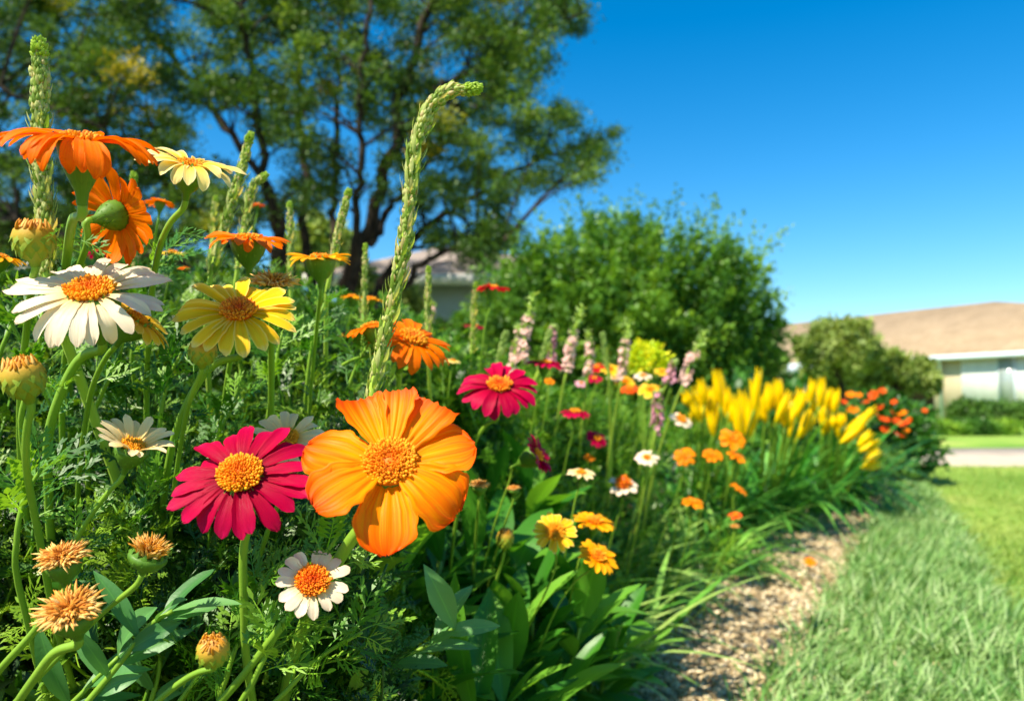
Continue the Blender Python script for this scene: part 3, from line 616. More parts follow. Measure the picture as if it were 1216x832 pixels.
small('orange_flower', 305, 243, 1.3, 20, (0, -.1, 1), M_RORG, 'tiny red orange flower between two green spikes')
small('golden_flower', 418, 352, 1.1, 30, (0, -.1, 1), M_OYEL, 'small golden flower left of the short green spike')
small('golden_flower', 441, 355, 1.15, 34, (.1, -.1, 1), M_OYEL, 'small golden flower right of the short green spike')
small('yellow_flower', 412, 396, 1.0, 30, (-.3, -.2, 1), M_YEL, 'small yellow flower touching the left of the orange pair')
small('orange_flower', 440, 388, .78, 66, (-.3, -.1, 1), M_ORANGE, 'orange daisy directly behind the base of the tall curved spike', np_=18, pw_=.13, dn=100)
small('orange_flower', 490, 402, .80, 110, (.40, -.42, .8), M_ORANGE, 'orange daisy leaning right beside the tall curved spike', [(476, 440), (468, 500)], np_=20, pw_=.13, dn=120, nts=(9, 6), front=(-60, -.4))
small('yellow_flower', 538, 428, 1.2, 20, (.2, -.2, 1), M_PYEL, 'tiny pale yellow flower right of the leaning orange daisy')
small('orange_flower', 396, 368 + 12, 1.6, 12, (.2, -.6, 1), M_ORANGE, 'tiny orange flower low in front of the tree trunk')
small('crimson_daisy', 593, 458, .92, 102, (.05, -.55, .8), M_CRIM, 'crimson daisy with orange centre, upper right of the big orange flower', [(578, 500), (560, 528), (545, 600)], np_=19, pw_=.14, dn=140, nts=(10, 7), front=(-85, -.8), dm=M_DISCO, a1=-.4)
small('red_flower', 584, 342, 1.25, 44, (.05, .0, 1), M_RED, 'red flower seen edge on, highest of the red ones', [(577, 375), (572, 420)], np_=16)
small('crimson_flower', 563, 387, 1.4, 28, (.1, -.1, 1), M_CRIM, 'small crimson flower under the highest red one')
small('crimson_flower', 647, 431, 1.3, 48, (.1, -.15, 1), M_CRIM, 'flat crimson flower between the pink spikes', np_=18)
small('crimson_flower', 683, 489, 1.45, 40, (.1, -.2, 1), M_CRIM, 'crimson flower seen edge on right of the crimson daisy', np_=18)
small('crimson_flower', 709, 520, 1.6, 28, (.3, -.7, .6), M_CRIM, 'small round crimson flower farther back beside the white ones')
small('crimson_flower', 638, 540, 1.0, 54, (.78, -.28, .38), M_CRIM, 'crimson flower facing right with a green calyx, above the orange flower', [(610, 560), (590, 610), (580, 650)], np_=20, cal=(.5, .8), a0=.5, a1=-.1, pw_=.14)
small('yellow_daisy', 659, 631, .93, 55, (.0, -.75, .65), M_YEL, 'round yellow daisy with yellow centre, leftmost of the three low ones', [(664, 670), (640, 720)], np_=20, pw_=.13, dr=.38, dn=120, dm=M_DISCY, a0=.1, a1=-.1)
small('yellow_daisy', 706, 619, 1.08, 54, (.15, -.25, .95), M_OYEL, 'yellow orange daisy, highest of the three low ones', [(690, 650), (680, 700)], np_=18, pw_=.14, dr=.3, a1=-.15)
small('yellow_daisy', 710, 660, .95, 54, (.35, -.55, .75), M_OYEL, 'yellow orange daisy tilted right, lowest of the three low ones', [(685, 685), (660, 720), (645, 760)], np_=18, pw_=.14, dr=.3, a1=-.15)
small('cream_flower', 690, 561, 1.15, 36, (.1, -.3, .95), M_CREAM, 'cream flower on a slim stem above the yellow daisies', [(683, 590), (675, 640)])
small('white_flower', 768, 543, 1.7, 30, (.0, -.55, .8), M_WHITE, 'small white flower left of the small orange ones', np_=10, pw_=.24)
small('white_flower', 740, 576, 1.5, 38, (.0, -.5, .85), M_WHITE, 'white flower with a fat orange centre above the strap leaves', np_=9, pw_=.26, dr=.42, dome=1.4, dm=M_DISCO)
small('white_flower', 809, 498, 2.0, 32, (.3, -.5, .8), M_WHITE, 'white flower beside the yellow lilies', np_=9, pw_=.26, dr=.35)
small('white_flower', 763, 446, 2.3, 24, (0, -.4, .9), M_WHITE, 'small white flower in the yellow green patch, right one', np_=9, pw_=.26)
small('white_flower', 729, 448, 2.2, 18, (0, -.5, .9), M_WHITE, 'small white flower in the yellow green patch, left one', np_=9, pw_=.26)
small('orange_flower', 700, 543, 1.6, 14, (0, -.6, .8), M_SORG, 'tiny orange flower under the round crimson one')
for i, (px, py, w, d, nn_, lb) in enumerate([(813, 541, 28, 1.9, (-.2, -.7, .6), 'small orange flower, leftmost of the cluster below the lilies'), (846, 540, 26, 1.95, (0, -.6, .8), 'small orange flower in the middle of the cluster below the lilies'),
        (870, 520, 34, 2.0, (.1, -.7, .6), 'larger orange flower, topmost of the cluster below the lilies'), (875, 541, 26, 1.98, (.3, -.4, .8), 'small orange flower, rightmost of the cluster below the lilies'),
        (823, 595, 28, 1.7, (.1, -.4, .9), 'orange flower lying over the strap leaves'), (878, 580, 24, 1.9, (.5, -.3, .8), 'orange flower leaning right over the strap leaves'),
        (873, 611, 18, 1.85, (-.2, -.4, .8), 'tiny red orange flower low over the strap leaves'), (962, 666, 16, 2.75, (0, -.5, .8), 'tiny orange flower resting low at the mulch edge')]):
    small('orange_flower', px, py, d, w, nn_, M_SORG if i != 6 else M_RORG, lb, [(px - 8, py + 14), (px - 20, py + 40)] if i == 7 else None, np_=8, pw_=.28, dr=.25)
for i, (px, py, w, d, pm_, lb) in enumerate([(709, 436, 24, 2.0, M_RED, 'deep red flower left of the yellow green patch'), (706, 449, 20, 1.95, M_CRIM, 'deep red flower just below another at the yellow green patch'),
        (690, 455, 16, 2.0, M_PINKD, 'small mauve flower between crimson flower and yellow patch'), (748, 461, 24, 2.1, M_RORG, 'red orange flower in the yellow green patch'),
        (725, 438, 26, 2.15, M_YEL, 'yellow flower at the left of the yellow green patch'), (742, 452, 30, 2.2, M_YEL, 'yellow flower in the middle of the yellow green patch'), (772, 462, 32, 2.15, M_YEL, 'yellow flower low at the right of the yellow green patch'),
        (786, 441, 20, 2.4, M_YEL, 'yellow flower close to the lilies'), (653, 452, 14, 1.5, M_SORG, 'tiny orange flower under the flat crimson one'), (795, 450, 18, 2.3, M_PINKD, 'small pink red flower left of the lilies')]):
    small('bed_flower', px, py, d, w, (.1 * (i % 3 - 1), -.5, .8), pm_, lb, np_=9, pw_=.27)

# buds and dried heads
bud('daisy_bud', 40, 284, .50, 46, (.05, -.25, .96), [(38, 330)], 'fat bud with a ragged orange top left of the tall orange daisy stem')
bud('daisy_bud', 27, 447, .47, 48, (-.1, -.35, .93), [(32, 500), (28, 555)], 'fat yellow green bud with orange tip at the left edge')
bud('daisy_bud', 241, 416, .52, 32, (.15, -.3, .94), [(238, 445), (224, 475)], 'small round green bud below the bright yellow daisy')
bud('daisy_bud', 253, 771, .45, 37, (.1, -.55, .82), [(232, 795), (185, 832), (150, 870)], 'round bud with brown tip near the bottom edge')
bud('daisy_bud', 600, 638, 1.0, 20, (.1, -.1, 1), [(595, 670), (580, 720)], 'tiny bud on a thin stem right of the big orange flower', tall=1.3)
dried('dried_daisy', 325, 337, .60, 62, (.1, -.3, .95), [(322, 390)], 'tan dried flower head behind the bright yellow daisy', calr=.5)
dried('dried_daisy', 74, 663, .47, 66, (.0, -.35, .94), [(70, 705), (45, 748), (0, 792)], 'dried orange brown flower head, upper of the two at the lower left')
dried('dried_daisy', 84, 725, .44, 80, (.03, -.5, .86), [(66, 768), (45, 800), (15, 840)], 'largest dried flower head with pale curled petals at the lower left')
dried('dried_daisy', 177, 657, .47, 50, (.35, -.15, .92), [(150, 705), (122, 725), (60, 790), (10, 840)], 'dried flower head with tall upright withered petals', up=.45, dm=M_DRYO, calr=.85)
dried('dried_daisy', 569, 576, .98, 26, (0, -.2, .97), [(568, 605)], 'small tan seed head just right of the big orange flower', calr=.7)
dried('dried_daisy', 610, 580, 1.02, 18, (0, -.2, .97), [(606, 605)], 'small tan seed head farther right of the big orange flower', calr=.7)
dried('dried_daisy', 873, 612 + 13, 1.8, 12, (0, -.2, .97), [(870, 640)], 'tiny brown seed head over the strap leaves')

# ------------------------------------------------------------------ green spikes
def spike(px_pts, d, r0, label, leafn=220, mat=M_SPIKE, tipm=M_SPTIP, group='tall green flower spikes', leafL=.011, bare=0.0, soft=False, name='green_spike'):
    pts = [P(a, b, d + (c if len_ else 0)) for (a, b, c), len_ in [((q + (0,))[:3], 1) for q in px_pts]]
    top = pts[::-1]; base, q_ = root([pts[1], pts[0]]); allp = q_[2:][::-1] + pts
    th = thing(name, base, label, 'flower spike', group)
    mb = MB(); sp = spline(allp, 60); sl = r0 * .3; tube(mb, sp, [sl * 1.5, sl * 1.2, sl], 7); mb.build('stem', M_STEMP, th)
    ps = spline(pts, 200); t, x, y = frames_along(ps); k = leafn; u = (np.arange(k) + .5) / k; ii = np.clip((u * 199).astype(int), 0, 199)
    a = np.arange(k) * 2.39996 + .3 * R.normal(size=k); o = np.cos(a)[:, None] * x[ii] + np.sin(a)[:, None] * y[ii]
    e = .75 + .35 * R.normal(size=k) + (0 if soft else .25 * (1 - u)); dd = nrm(t[ii] + o * e[:, None])
    env = np.interp(u, [0, .5, .93, 1], [.75, 1, .9, .35]); s = leafL * (.7 + .6 * R.random(k)) * np.interp(u, [0, .6, 1], [1.2, 1.05, .55])
    mb = MB(); T = oval_T(.10, .3, -.8, 5) if not soft else oval_T(.2, .3, -.3, 4)
    mb.inst(T, mats(dd, -o, s), ps[ii] + o * (r0 * .30 * env)[:, None])
    # little plump buds pressed to the stem
    bt = MB(); lathe(bt, (0, 0, 0), (1, 0, 0), [(0, .1), (.3, .32), (.65, .26), (1, .02)], 6); bt = bt.tpl(); m = int(leafn * (2.6 if not soft else 1.5)); u2 = R.random(m); i2 = (u2 * 199).astype(int); a2 = R.random(m) * 2 * pi
    o2 = np.cos(a2)[:, None] * x[i2] + np.sin(a2)[:, None] * y[i2]; mb.inst(bt, mats(nrm(t[i2] + .35 * o2), o2, (.75 + .5 * R.random(m)) * r0 * .55 * np.interp(u2, [0, .9, 1], [.9, 1.0, .5])), ps[i2] + o2 * (r0 * .42 * np.interp(u2, [0, .9, 1], [.85, 1, .6]) * (.6 + .5 * R.random(m)))[:, None])
    mb.build('spike_leaves', mat, th)
    mb = MB(); m = 150; v3 = R.random(m) * 1.25 - .35; i3 = np.clip(199 + np.minimum(v3, 0) * 14, 0, 199).astype(int); a3 = R.random(m) * 2 * pi; o3 = np.cos(a3)[:, None] * x[i3] + np.sin(a3)[:, None] * y[i3]
    rr3 = np.sqrt(np.clip(1 - np.maximum(v3, 0) ** 2, .02, 1)) * r0 * .34
    mb.inst(bt, mats(nrm(t[i3] * (.5 + np.maximum(v3, 0))[:, None] + .7 * o3), o3, r0 * (.22 + .2 * R.random(m))), ps[i3] + o3 * rr3[:, None] + t[i3] * (np.maximum(v3, 0) * r0 * .9)[:, None]); mb.build('spike_tip', tipm, th)
    return th
spike([(438, 490), (452, 420), (468, 350), (480, 290), (488, 225), (495, 170), (510, 130), (532, 109), (558, 106)], .60, .0092, 'tallest green spike with its tip curving over to the right', 330, leafL=.0135)
spike([(57, 330), (53, 260), (50, 200), (48, 130), (47, 62)], .56, .0100, 'upright green spike rising behind the tall orange daisy', 320, leafL=.013)
spike([(250, 330), (262, 285), (280, 225), (296, 166)], .78, .0078, 'green spike leaning right behind the pale yellow daisy', 170, leafL=.013)
spike([(282, 320), (292, 262), (300, 222), (312, 211)], .84, .0070, 'green spike with a nodding tip right of the leaning one', 150, leafL=.011)
spike([(160, 340), (160, 275), (159, 212)], .9, .0075, 'pale green spike seen between the two upper orange daisies', 120, soft=True)
spike([(345, 345), (345, 290), (344, 245)], .95, .0065, 'slim green spike between the edge on orange and golden daisies', 120)
spike([(392, 325), (402, 275), (413, 231)], .85, .0070, 'green spike leaning right over the golden daisy', 140)
spike([(431, 400), (433, 345), (434, 295)], .95, .0060, 'short green spike between two small golden flowers', 120)
spike([(508, 410), (508, 365), (509, 322)], .95, .0062, 'short upright green spike before the pale house wall', 120)
spike([(250, 330), (253, 270), (256, 238)], 1.1, .007, 'blurred green spike left of the leaning one', 90, soft=True)
spike([(560, 420), (562, 375), (565, 340)], 1.3, .0075, 'slim green stalk left of the highest red flower', 90, soft=True)
spike([(100, 260), (101, 235), (100, 215)], 1.2, .006, 'faint green spike behind the big orange petals', 60, soft=True)

# ------------------------------------------------------------------ pink flower spikes
def pink_spike(px_pts, d, r0, label, pm, part=.62, n=48):
    pts = [P(a, b, d) for a, b in px_pts]; base, q_ = root([pts[1], pts[0]]); th = thing('pink_flower_spike', base, label, 'flower spike', 'pink flower spikes in the middle of the bed')
    mb = MB(); tube(mb, spline(q_[2:][::-1] + pts, 30), [.004, .003, .002], 6); mb.build('stem', M_STEMP, th)
    ps = spline(pts, 120); t, x, y = frames_along(ps)
    def scat(m, lo, hi, T, s, rr, nm, mt, e):
        u = lo + (hi - lo) * R.random(m); i = np.clip((u * 119).astype(int), 0, 119); a = R.random(m) * 2 * pi; o = np.cos(a)[:, None] * x[i] + np.sin(a)[:, None] * y[i]
        q = MB(); q.inst(T, mats(nrm(t[i] * .4 + o * e + .3 * R.normal(size=(m, 3))), None, s * (.7 + .6 * R.random(m))), ps[i] + o * (rr * np.interp(u, [0, .5, 1], [1, 1, .45]))[:, None]); q.build(nm, mt, th)
    FL = MB()
    for k in range(5):
        V, Fc, C = petal(1, .75, .05, .9, .1, 5, 4, .03); FL.add(place_local(V, A([0, 0, 0.]), (A([0, 1., 0]), A([0, 0, 1.]), A([1., 0, 0])), k * 1.257), Fc, C)
    scat(n, 0, part, FL.tpl(), r0 * .36, r0 * .42, 'blossoms', pm, 1.0)
    scat(int(n * 1.3), part * .6, 1.0, oval_T(.3, .3, .2, 4), r0 * .65, r0 * .2, 'green_buds', M_SPIKEF, .6)
    return th
for i, (pts, d, r, pm_, pt, lb) in enumerate([
    ([(620, 430), (625, 390), (634, 350)], 1.5, .019, M_PINK, .75, 'pink spike with a green tip, nearest to the highest red flower'),
    ([(606, 445), (612, 415), (618, 385)], 1.6, .017, M_PINK, .9, 'short pale pink spike right of the crimson daisy'),
    ([(654, 430), (655, 405), (657, 388)], 1.75, .018, M_PINKD, .95, 'short mauve pink spike behind the flat crimson flower'),
    ([(673, 440), (680, 400), (692, 362)], 1.7, .02, M_PINK, .6, 'tall pink spike with a long green leaning tip'),
    ([(698, 445), (700, 420), (699, 392)], 1.8, .017, M_PINK, .75, 'pink spike beside the deep red flowers'),
    ([(738, 450), (742, 415), (748, 380)], 1.9, .02, M_PINK, .65, 'pink spike with green tip left of the dark bush base'),
    ([(812, 455), (822, 425), (838, 393)], 2.0, .024, M_PINK, .65, 'pink spike leaning right just left of the yellow lilies'),
    ([(778, 515), (781, 490), (781, 464)], 1.8, .022, M_PINKD, .95, 'mauve pink spike low in the bed under the yellow patch'),
    ([(792, 455), (797, 440), (800, 428)], 2.2, .02, M_PINKD, .9, 'blurred pink flower spike close to the lilies on their left'),
    ([(510, 392), (512, 378), (515, 360)], 1.9, .014, M_PINK, .9, 'tiny pale pink spike behind the leaning orange daisy')]):
    pink_spike(pts, d, r, lb, pm_, pt)
for i, (x0, y0, x1, y1, d, lb) in enumerate([(640, 440, 652, 398, 1.6, 'soft green stalk between the first pink spikes'), (590, 440, 600, 400, 1.5, 'soft green stalk above the crimson daisy'), (722, 440, 716, 400, 1.9, 'soft green stalk left of the yellow green patch')]):
    spike([(x0, y0), ((x0 + x1) / 2, (y0 + y1) / 2), (x1, y1)], d, .012, lb, 90, M_SPIKEF, M_SPIKEF, soft=True)
# yellow green euphorbia-like plant
def leafy_ball(name, px, py, d, rx, rz, n, mat, label, cat, L=.03, T=None, trunk=False):
    c = P(px, py, d); base = A([c[0], c[1], 0.]); th = thing(name, base, label, cat); mb = MB(); v = nrm(R.normal(size=(n, 3))); rr = R.random(n) ** .4
    bump = 1 + .16 * np.sin(v[:, 0] * 7 + px) * np.sin(v[:, 2] * 6 + py) + .1 * np.sin(v[:, 1] * 11)
    p = c + v * (rr * bump)[:, None] * A([rx, rx, rz]); k = p[:, 2] > .02
    mb.inst(T or LEAF2, mats(nrm(v + .7 * R.normal(size=(n, 3)) + A([0, 0, .4])), nrm(v + .5 * R.normal(size=(n, 3)) + A([0, 0, .8])), L * (.6 + .8 * R.random(n)))[k], p[k]); mb.build('foliage', mat, th)
    mb = MB()
    for i in range(6):
        a = i * 1.05; e = c + A([cos(a) * rx * .5, sin(a) * rx * .5, rz * .2]); tube(mb, spline([base + A([cos(a) * .02, sin(a) * .02, 0]), (base + e) / 2, e], 8), [max(.004, rx * .05), max(.002, rx * .02)], 5)
    mb.build('stems', M_BARK if trunk else M_STEM, th)
    return th
leafy_ball('yellow_green_plant', 768, 428, 2.5, .062, .05, 700, m_leaf('lime leaf', ['#9ab81a', '#c0cc1c', '#e0d420'], .3), 'lime green plant in the middle of the bed before the dark bush', 'plant', .022)

# ------------------------------------------------------------------ broad-leaved plants
BT = [oval_T(.15, .28, .5, 9, wave=.06), oval_T(.18, .22, .8, 9, wave=.05), oval_T(.13, .35, .3, 9, wave=.08)]
def broad_plant(px, py, d, n, L, label, spread=1.0, seed=0):
    c = P(px, py, d); base = A([c[0], c[1] + .05, 0.]); th = thing('broad_leaved_plant', base, label, 'plant', 'broad leaved plants at the front of the bed')
    mb = MB(); st = MB(); k = 0
    for sidx in range(5):
        a = sidx * 1.26 + seed; tip = c + A([cos(a), sin(a), 0]) * L * .35 * spread + A([0, 0, R.uniform(-.03, .02)])
        tube(st, spline([base + A([cos(a), sin(a), 0]) * .02, (base + tip) / 2 + A([0, 0, .02]), tip], 8), [.004, .003], 6)
        m = n // 5; u = np.linspace(.0, 1, m); pa = np.arange(m) * 2.4 + R.uniform(0, 6); pos = base + (tip - base) * (.35 + .65 * u)[:, None]
        e = .15 + .9 * u + .15 * R.normal(size=m); dd = np.stack([np.cos(pa) * np.cos(e), np.sin(pa) * np.cos(e), np.sin(e)], -1)
        mb.inst(BT[sidx % 3], mats(dd, A([0, 0, 1.]) - dd * .2 + .15 * R.normal(size=(m, 3)), L * (.7 + .5 * R.random(m))), pos)
    mb.build('leaves', M_BROAD, th); st.build('stems', M_STEM, th); return th
for i, (px, py, d, L, lb) in enumerate([
    (468, 660, .98, .115, 'broad leaved plant directly under the big orange flower'), (560, 640, 1.15, .13, 'broad leaved plant right of the big orange flower'),
    (640, 700, 1.15, .13, 'broad leaved plant under the three low yellow daisies'), (560, 740, 1.02, .125, 'broad leaved plant at the bottom centre of the bed'),
    (615, 795, 1.0, .105, 'broad leaved plant at the bottom right corner of the bed'), (470, 780, .92, .115, 'broad leaved plant right of the small cream daisy stem'),
    (690, 715, 1.3, .12, 'broad leaved plant spilling towards the mulch'), (385, 800, .86, .10, 'broad leaved plant at the bottom below the small cream daisy'),
    (600, 560, 1.35, .12, 'broad leaved plant among the small seed heads'), (535, 815, .88, .12, 'lowest broad leaved plant at the bottom edge')]):
    broad_plant(px, py + 22, d, 80, L * 1.12, lb, 1.25, i)
# cut-leaved shoots at the lower left
CT = [oval_T(.17, .3, .5, 8, wave=.1), oval_T(.12, .3, .4, 8)]
def shoot(pts, d, label, n=9, L=.035, TT=CT, mat=M_BROADL):
    p = [P(a, b, d + (c if 1 else 0)) for a, b, c in [(q + (0,))[:3] for q in pts]]; base, q_ = root([p[1], p[0]]); th = thing('leafy_shoot', base, label, 'plant', 'leafy shoots low on the left of the bed')
    mb = MB(); sp = spline(q_[2:][::-1] + p, 30); tube(mb, sp, [.003, .0022, .0014], 7); mb.build('stem', M_STEM, th)
    ps = spline(p, 60); t, x, y = frames_along(ps); mb = MB(); m = n; u = np.linspace(.15, 1, m); i = (u * 59).astype(int); a = np.arange(m) * 2.4; side = np.cos(a)[:, None] * RT - np.sin(a)[:, None] * FW * .5
    dd = nrm(t[i] * .8 + side * .9 + A([0, -.1, .1])); j = R.integers(0, 2, m)
    for q in (0, 1): mb.inst(TT[q], mats(dd[j == q], nrm(A([-.2, -.7, .7]) + .3 * R.normal(size=((j == q).sum(), 3))), L * (.7 + .6 * R.random((j == q).sum()))), ps[i][j == q])
    for q in range(n): # feathery side leaflets
        pass
    mb.build('leaves', mat, th); return th
shoot([(90, 850), (140, 790), (175, 745), (205, 725)], .50, 'leafy shoot rising between the dried heads and the bottom bud', 9, .042)
shoot([(60, 860), (100, 820), (140, 780)], .54, 'leafy shoot with one long leaf at the bottom left', 7, .06)
shoot([(175, 850), (188, 800), (193, 745)], .58, 'upright leafy shoot left of the bottom bud', 6, .05)
shoot([(250, 800), (290, 760), (330, 740)], .60, 'leafy shoot left of the small cream daisy stem', 9, .05)
shoot([(400, 850), (440, 800), (500, 770), (540, 745)], .68, 'leafy shoot crossing the bottom centre', 10, .05)
shoot([(150, 700), (190, 670), (230, 650)], .66, 'leafy shoot left of the crimson daisy stem', 8, .035)
def fshoot(pts, d, label, n=12, L=.036):
    p = [P(a, b, d) for a, b in pts]; base, q_ = root([p[1], p[0]]); th = thing('feathery_shoot', base, label, 'plant', 'feathery shoots between the daisy stems')
    mb = MB(); tube(mb, spline(q_[2:][::-1] + p, 24), [.003, .0022, .0012], 7); mb.build('stem', M_STEM, th)
    ps = spline(p, 60); t, x, y = frames_along(ps); mb = MB(); i = (np.linspace(.1, 1, n) * 59).astype(int); a = np.arange(n) * 2.4; o = np.cos(a)[:, None] * x[i] + np.sin(a)[:, None] * y[i]
    dd = nrm(t[i] + o * .9)
    for k in range(n): mb.inst(FEA[k % 5], mats(dd[k:k + 1], nrm(A([[-.2, -.5, .8]]) + .3 * R.normal(size=(1, 3))), A([L * R.uniform(.8, 1.2)])), ps[i[k]][None])
    mb.build('leaves', M_FEATH2, th); return th
for i, (pts, d, lb) in enumerate([
    ([(30, 470), (45, 420), (50, 370)], .58, 'feathery shoot under the large white daisy on its left'), ([(120, 470), (140, 430), (150, 385)], .62, 'feathery shoot under the large white daisy on its right'),
    ([(20, 640), (30, 590), (50, 555)], .52, 'feathery shoot low under the left edge bud'), ([(130, 640), (175, 600), (190, 575)], .60, 'feathery shoot left of the crimson daisy petals'),
    ([(300, 810), (325, 760), (345, 735)], .50, 'feathery shoot leaning on the small cream daisy stem'), ([(330, 830), (380, 780), (430, 750)], .54, 'feathery shoot right of the small cream daisy stem'),
    ([(270, 800), (290, 740), (310, 690)], .55, 'feathery shoot beside the crimson daisy stem'), ([(190, 500), (200, 450), (215, 420)], .64, 'feathery shoot left of the small round bud'),
    ([(360, 700), (385, 660), (405, 630)], .56, 'feathery shoot at the neck of the big orange flower'), ([(0, 420), (25, 370), (60, 345)], .66, 'feathery shoot at the left edge behind the white daisy'),
    ([(250, 560), (262, 510), (285, 470)], .68, 'feathery shoot above the crimson daisy'), ([(160, 400), (175, 330), (200, 305)], .75, 'feathery shoot between the back facing orange and bright yellow daisies'),
    ([(200, 850), (235, 800), (240, 760)], .56, 'feathery shoot behind the bottom bud'), ([(410, 470), (425, 430), (440, 405)], .8, 'feathery shoot beneath the orange pair by the tall spike'),
    ([(365, 450), (372, 400), (385, 360)], .82, 'feathery shoot below the golden daisy'), ([(320, 480), (328, 430), (335, 395)], .75, 'feathery shoot right of the bright yellow daisy')]):
    fshoot(pts, d, lb)

# ------------------------------------------------------------------ strap-leaved clumps and lilies
def straps(base, n, L, w, lean, mat, parent, spread=.9, h=1.0, bends=(.7, 1.1, 1.5, 1.9)):
    mb = MB()
    for b in bends:
        m = n // 4; T = blade_T(9, b, w); a = R.random(m) * 2 * pi; q = spread * (.25 + .75 * R.random(m))
        d = nrm(np.stack([np.cos(a) * q + lean[0], np.sin(a) * q + lean[1], np.full(m, h)], -1)); nz = nrm(A([0, 0, 1.]) - d * d[:, 2:3] + 1e-3)
        nz = nrm(nz - d * (nz * d).sum(1, keepdims=True)); mb.inst(T, mats(d, nz, L * (.65 + .5 * R.random(m))), base + np.stack([.09 * R.normal(size=m), .09 * R.normal(size=m), np.zeros(m)], -1))
    return mb.build('leaves', mat, parent)
def gpt(px, py):  # ground point seen at a pixel
    r = FW + (px - W0 / 2) / F * RT - (py - H0 / 2) / F * UP; t = -CAMH / r[2]; return CO + r * t
GS = 'strap leaved clumps along the mulch'
for x, y_, n_, L_, ln_, lb in [(.06, 2.2, 100, .42, (.12, .15), 'strap leaved clump arching over the mulch right of the yellow daisies'), (.26, 2.7, 110, .46, (.24, .05), 'strap leaved clump behind the low orange flowers'),
        (.20, 2.45, 100, .55, (.0, 0), 'upright strap leaved clump behind the yellow daisies'), (.74, 3.15, 110, .42, (.4, -.1), 'strap leaved clump drooping onto the mulch before the lilies'), (.10, 1.80, 90, .46, (.10, .2), 'bright strap leaved clump fanning out just behind the low yellow daisies'), (.06, 2.3, 180, .42, (.36, .30), 'bright strap leaved clump fanning far out to the right above the mulch'), (.26, 2.55, 180, .44, (.38, .18), 'bright strap leaved clump fanning out below the small orange flowers'),
        (-.02, 1.9, 70, .5, (.1, 0), 'thin strap leaved clump in the middle beside the broad leaves')]:
    th = thing('strap_leaved_clump', (x, y_, 0), lb, 'plant', GS); straps(A([x, y_, 0]), n_, L_, .024, ln_, M_STRAP, th, .7, 1.1, (.4, .8, 1.1, 1.4) if n_ > 150 else (.7, 1.1, 1.5, 1.9))
budsA = [(852, 442, 861, 477), (832, 452, 837, 481), (871, 477, 869, 501), (852, 477, 852, 508), (812, 466, 824, 481), (835, 484, 834, 498), (901, 440, 896, 488), (881, 464, 884, 518), (891, 471, 889, 518), (822, 478, 830, 500), (843, 462, 848, 496), (863, 462, 866, 490)]
budsB = [(915, 456, 913, 489), (924, 452, 925, 484), (937, 467, 921, 501), (950, 476, 933, 511), (965, 452, 963, 477), (976, 450, 976, 481), (968, 477, 948, 519), (905, 470, 908, 500), (956, 465, 946, 495), (930, 480, 936, 505)]
budsC = [(984, 462, 982, 484), (992, 494, 989, 508), (1000, 492, 999, 508), (1039, 486, 1005, 514), (1034, 514, 1019, 530), (1044, 536, 1024, 550), (994, 465, 990, 490), (1022, 497, 1000, 520), (980, 480, 975, 505)]
def lily_bud(p0, p1, w, parent):
    """closed lily flower: six overlapping yellow petals in a spindle, slightly parted at the tip"""
    ax = nrm(p1 - p0); L = np.linalg.norm(p1 - p0); u = nrm(np.cross(ax, [.2, .9, .3])); v = np.cross(ax, u); mb = MB()
    for i in range(6):
        a = i * pi / 3 + .2; t = np.linspace(0, 1, 9); S = np.linspace(-1, 1, 5); rr = w * np.interp(t, [0, .15, .45, .75, 1], [.25, .55, .95, .85, .62]) * (1 if i % 2 else .88) * (1 + .25 * (t > .9) * R.random())
        an = a + S[None] * .56 * np.interp(t, [0, .5, .8, 1], [1, 1, .6, .08])[:, None]; rad = rr[:, None] * (1 - .16 * np.abs(S)[None])
        V = p0 + (t * L * R.uniform(.93, 1.05))[:, None, None] * ax + rad[..., None] * (np.cos(an)[..., None] * u + np.sin(an)[..., None] * v)
        C = np.zeros((9, 5, 3)); C[..., 0] = t[:, None]; C[..., 1] = S[None] * .6; C[..., 2] = i; mb.add(V.reshape(-1, 3), grid_faces(9, 5), C.reshape(-1, 3))
    return mb.build('closed_bloom', M_LILY, parent)
for (bx, by), bl, d, n_, lb in [((.85, 3.75), budsA, 3.3, 260, 'yellow lily clump with its closed blooms nearest to the pink spikes'), ((1.3, 4.25), budsB, 3.7, 260, 'middle yellow lily clump with dense upright closed blooms'), ((1.85, 4.9), budsC, 4.3, 260, 'far yellow lily clump with blooms leaning out to the right')]:
    th = thing('lily_clump', (bx, by, 0), lb, 'lilies', 'yellow lily clumps'); b = A([bx, by, 0.])
    straps(b, n_, .66 * d / 3.7, .02, (.15, 0), M_LSTRAP, th, .62, 1.25)
    bl = bl + [(a_ + R.uniform(-9, 9), b_ + R.uniform(-3, 16), c_ + R.uniform(-6, 6), e_ + R.uniform(0, 14)) for (a_, b_, c_, e_) in bl]
    for (x1, y1, x0, y0) in bl:
        dd = d + R.uniform(-.15, .25); p0, p1 = P(x0, y0, dd), P(x1, y1, dd); p1 = p1 + nrm(p1 - p0) * .01
        q = MB(); st = b + .05 * R.normal(size=3) * A([1, 1, 0]); tube(q, spline([st, st * .35 + p0 * .65 + A([0, 0, -.06]), p0 + nrm(p1 - p0) * .01], 14), [.007, .005, .005], 6); s_ = q.build('flower_stem', M_STEM, th)
        lily_bud(p0, p1, R.uniform(5.6, 7.4) * dd / F, s_)
LOC_OK = True
# loose leaves and more foliage behind the lilies
leafy_ball('green_shrub', 905, 520, 5.4, .55, .42, 3500, M_RBUSH, 'dark green shrub mass behind the yellow lilies', 'shrub', .06)
leafy_ball('low_shrub', 1000, 560, 5.6, .42, .22, 2200, M_HEDGE, 'low light green shrub at the far end of the lilies', 'shrub', .05)
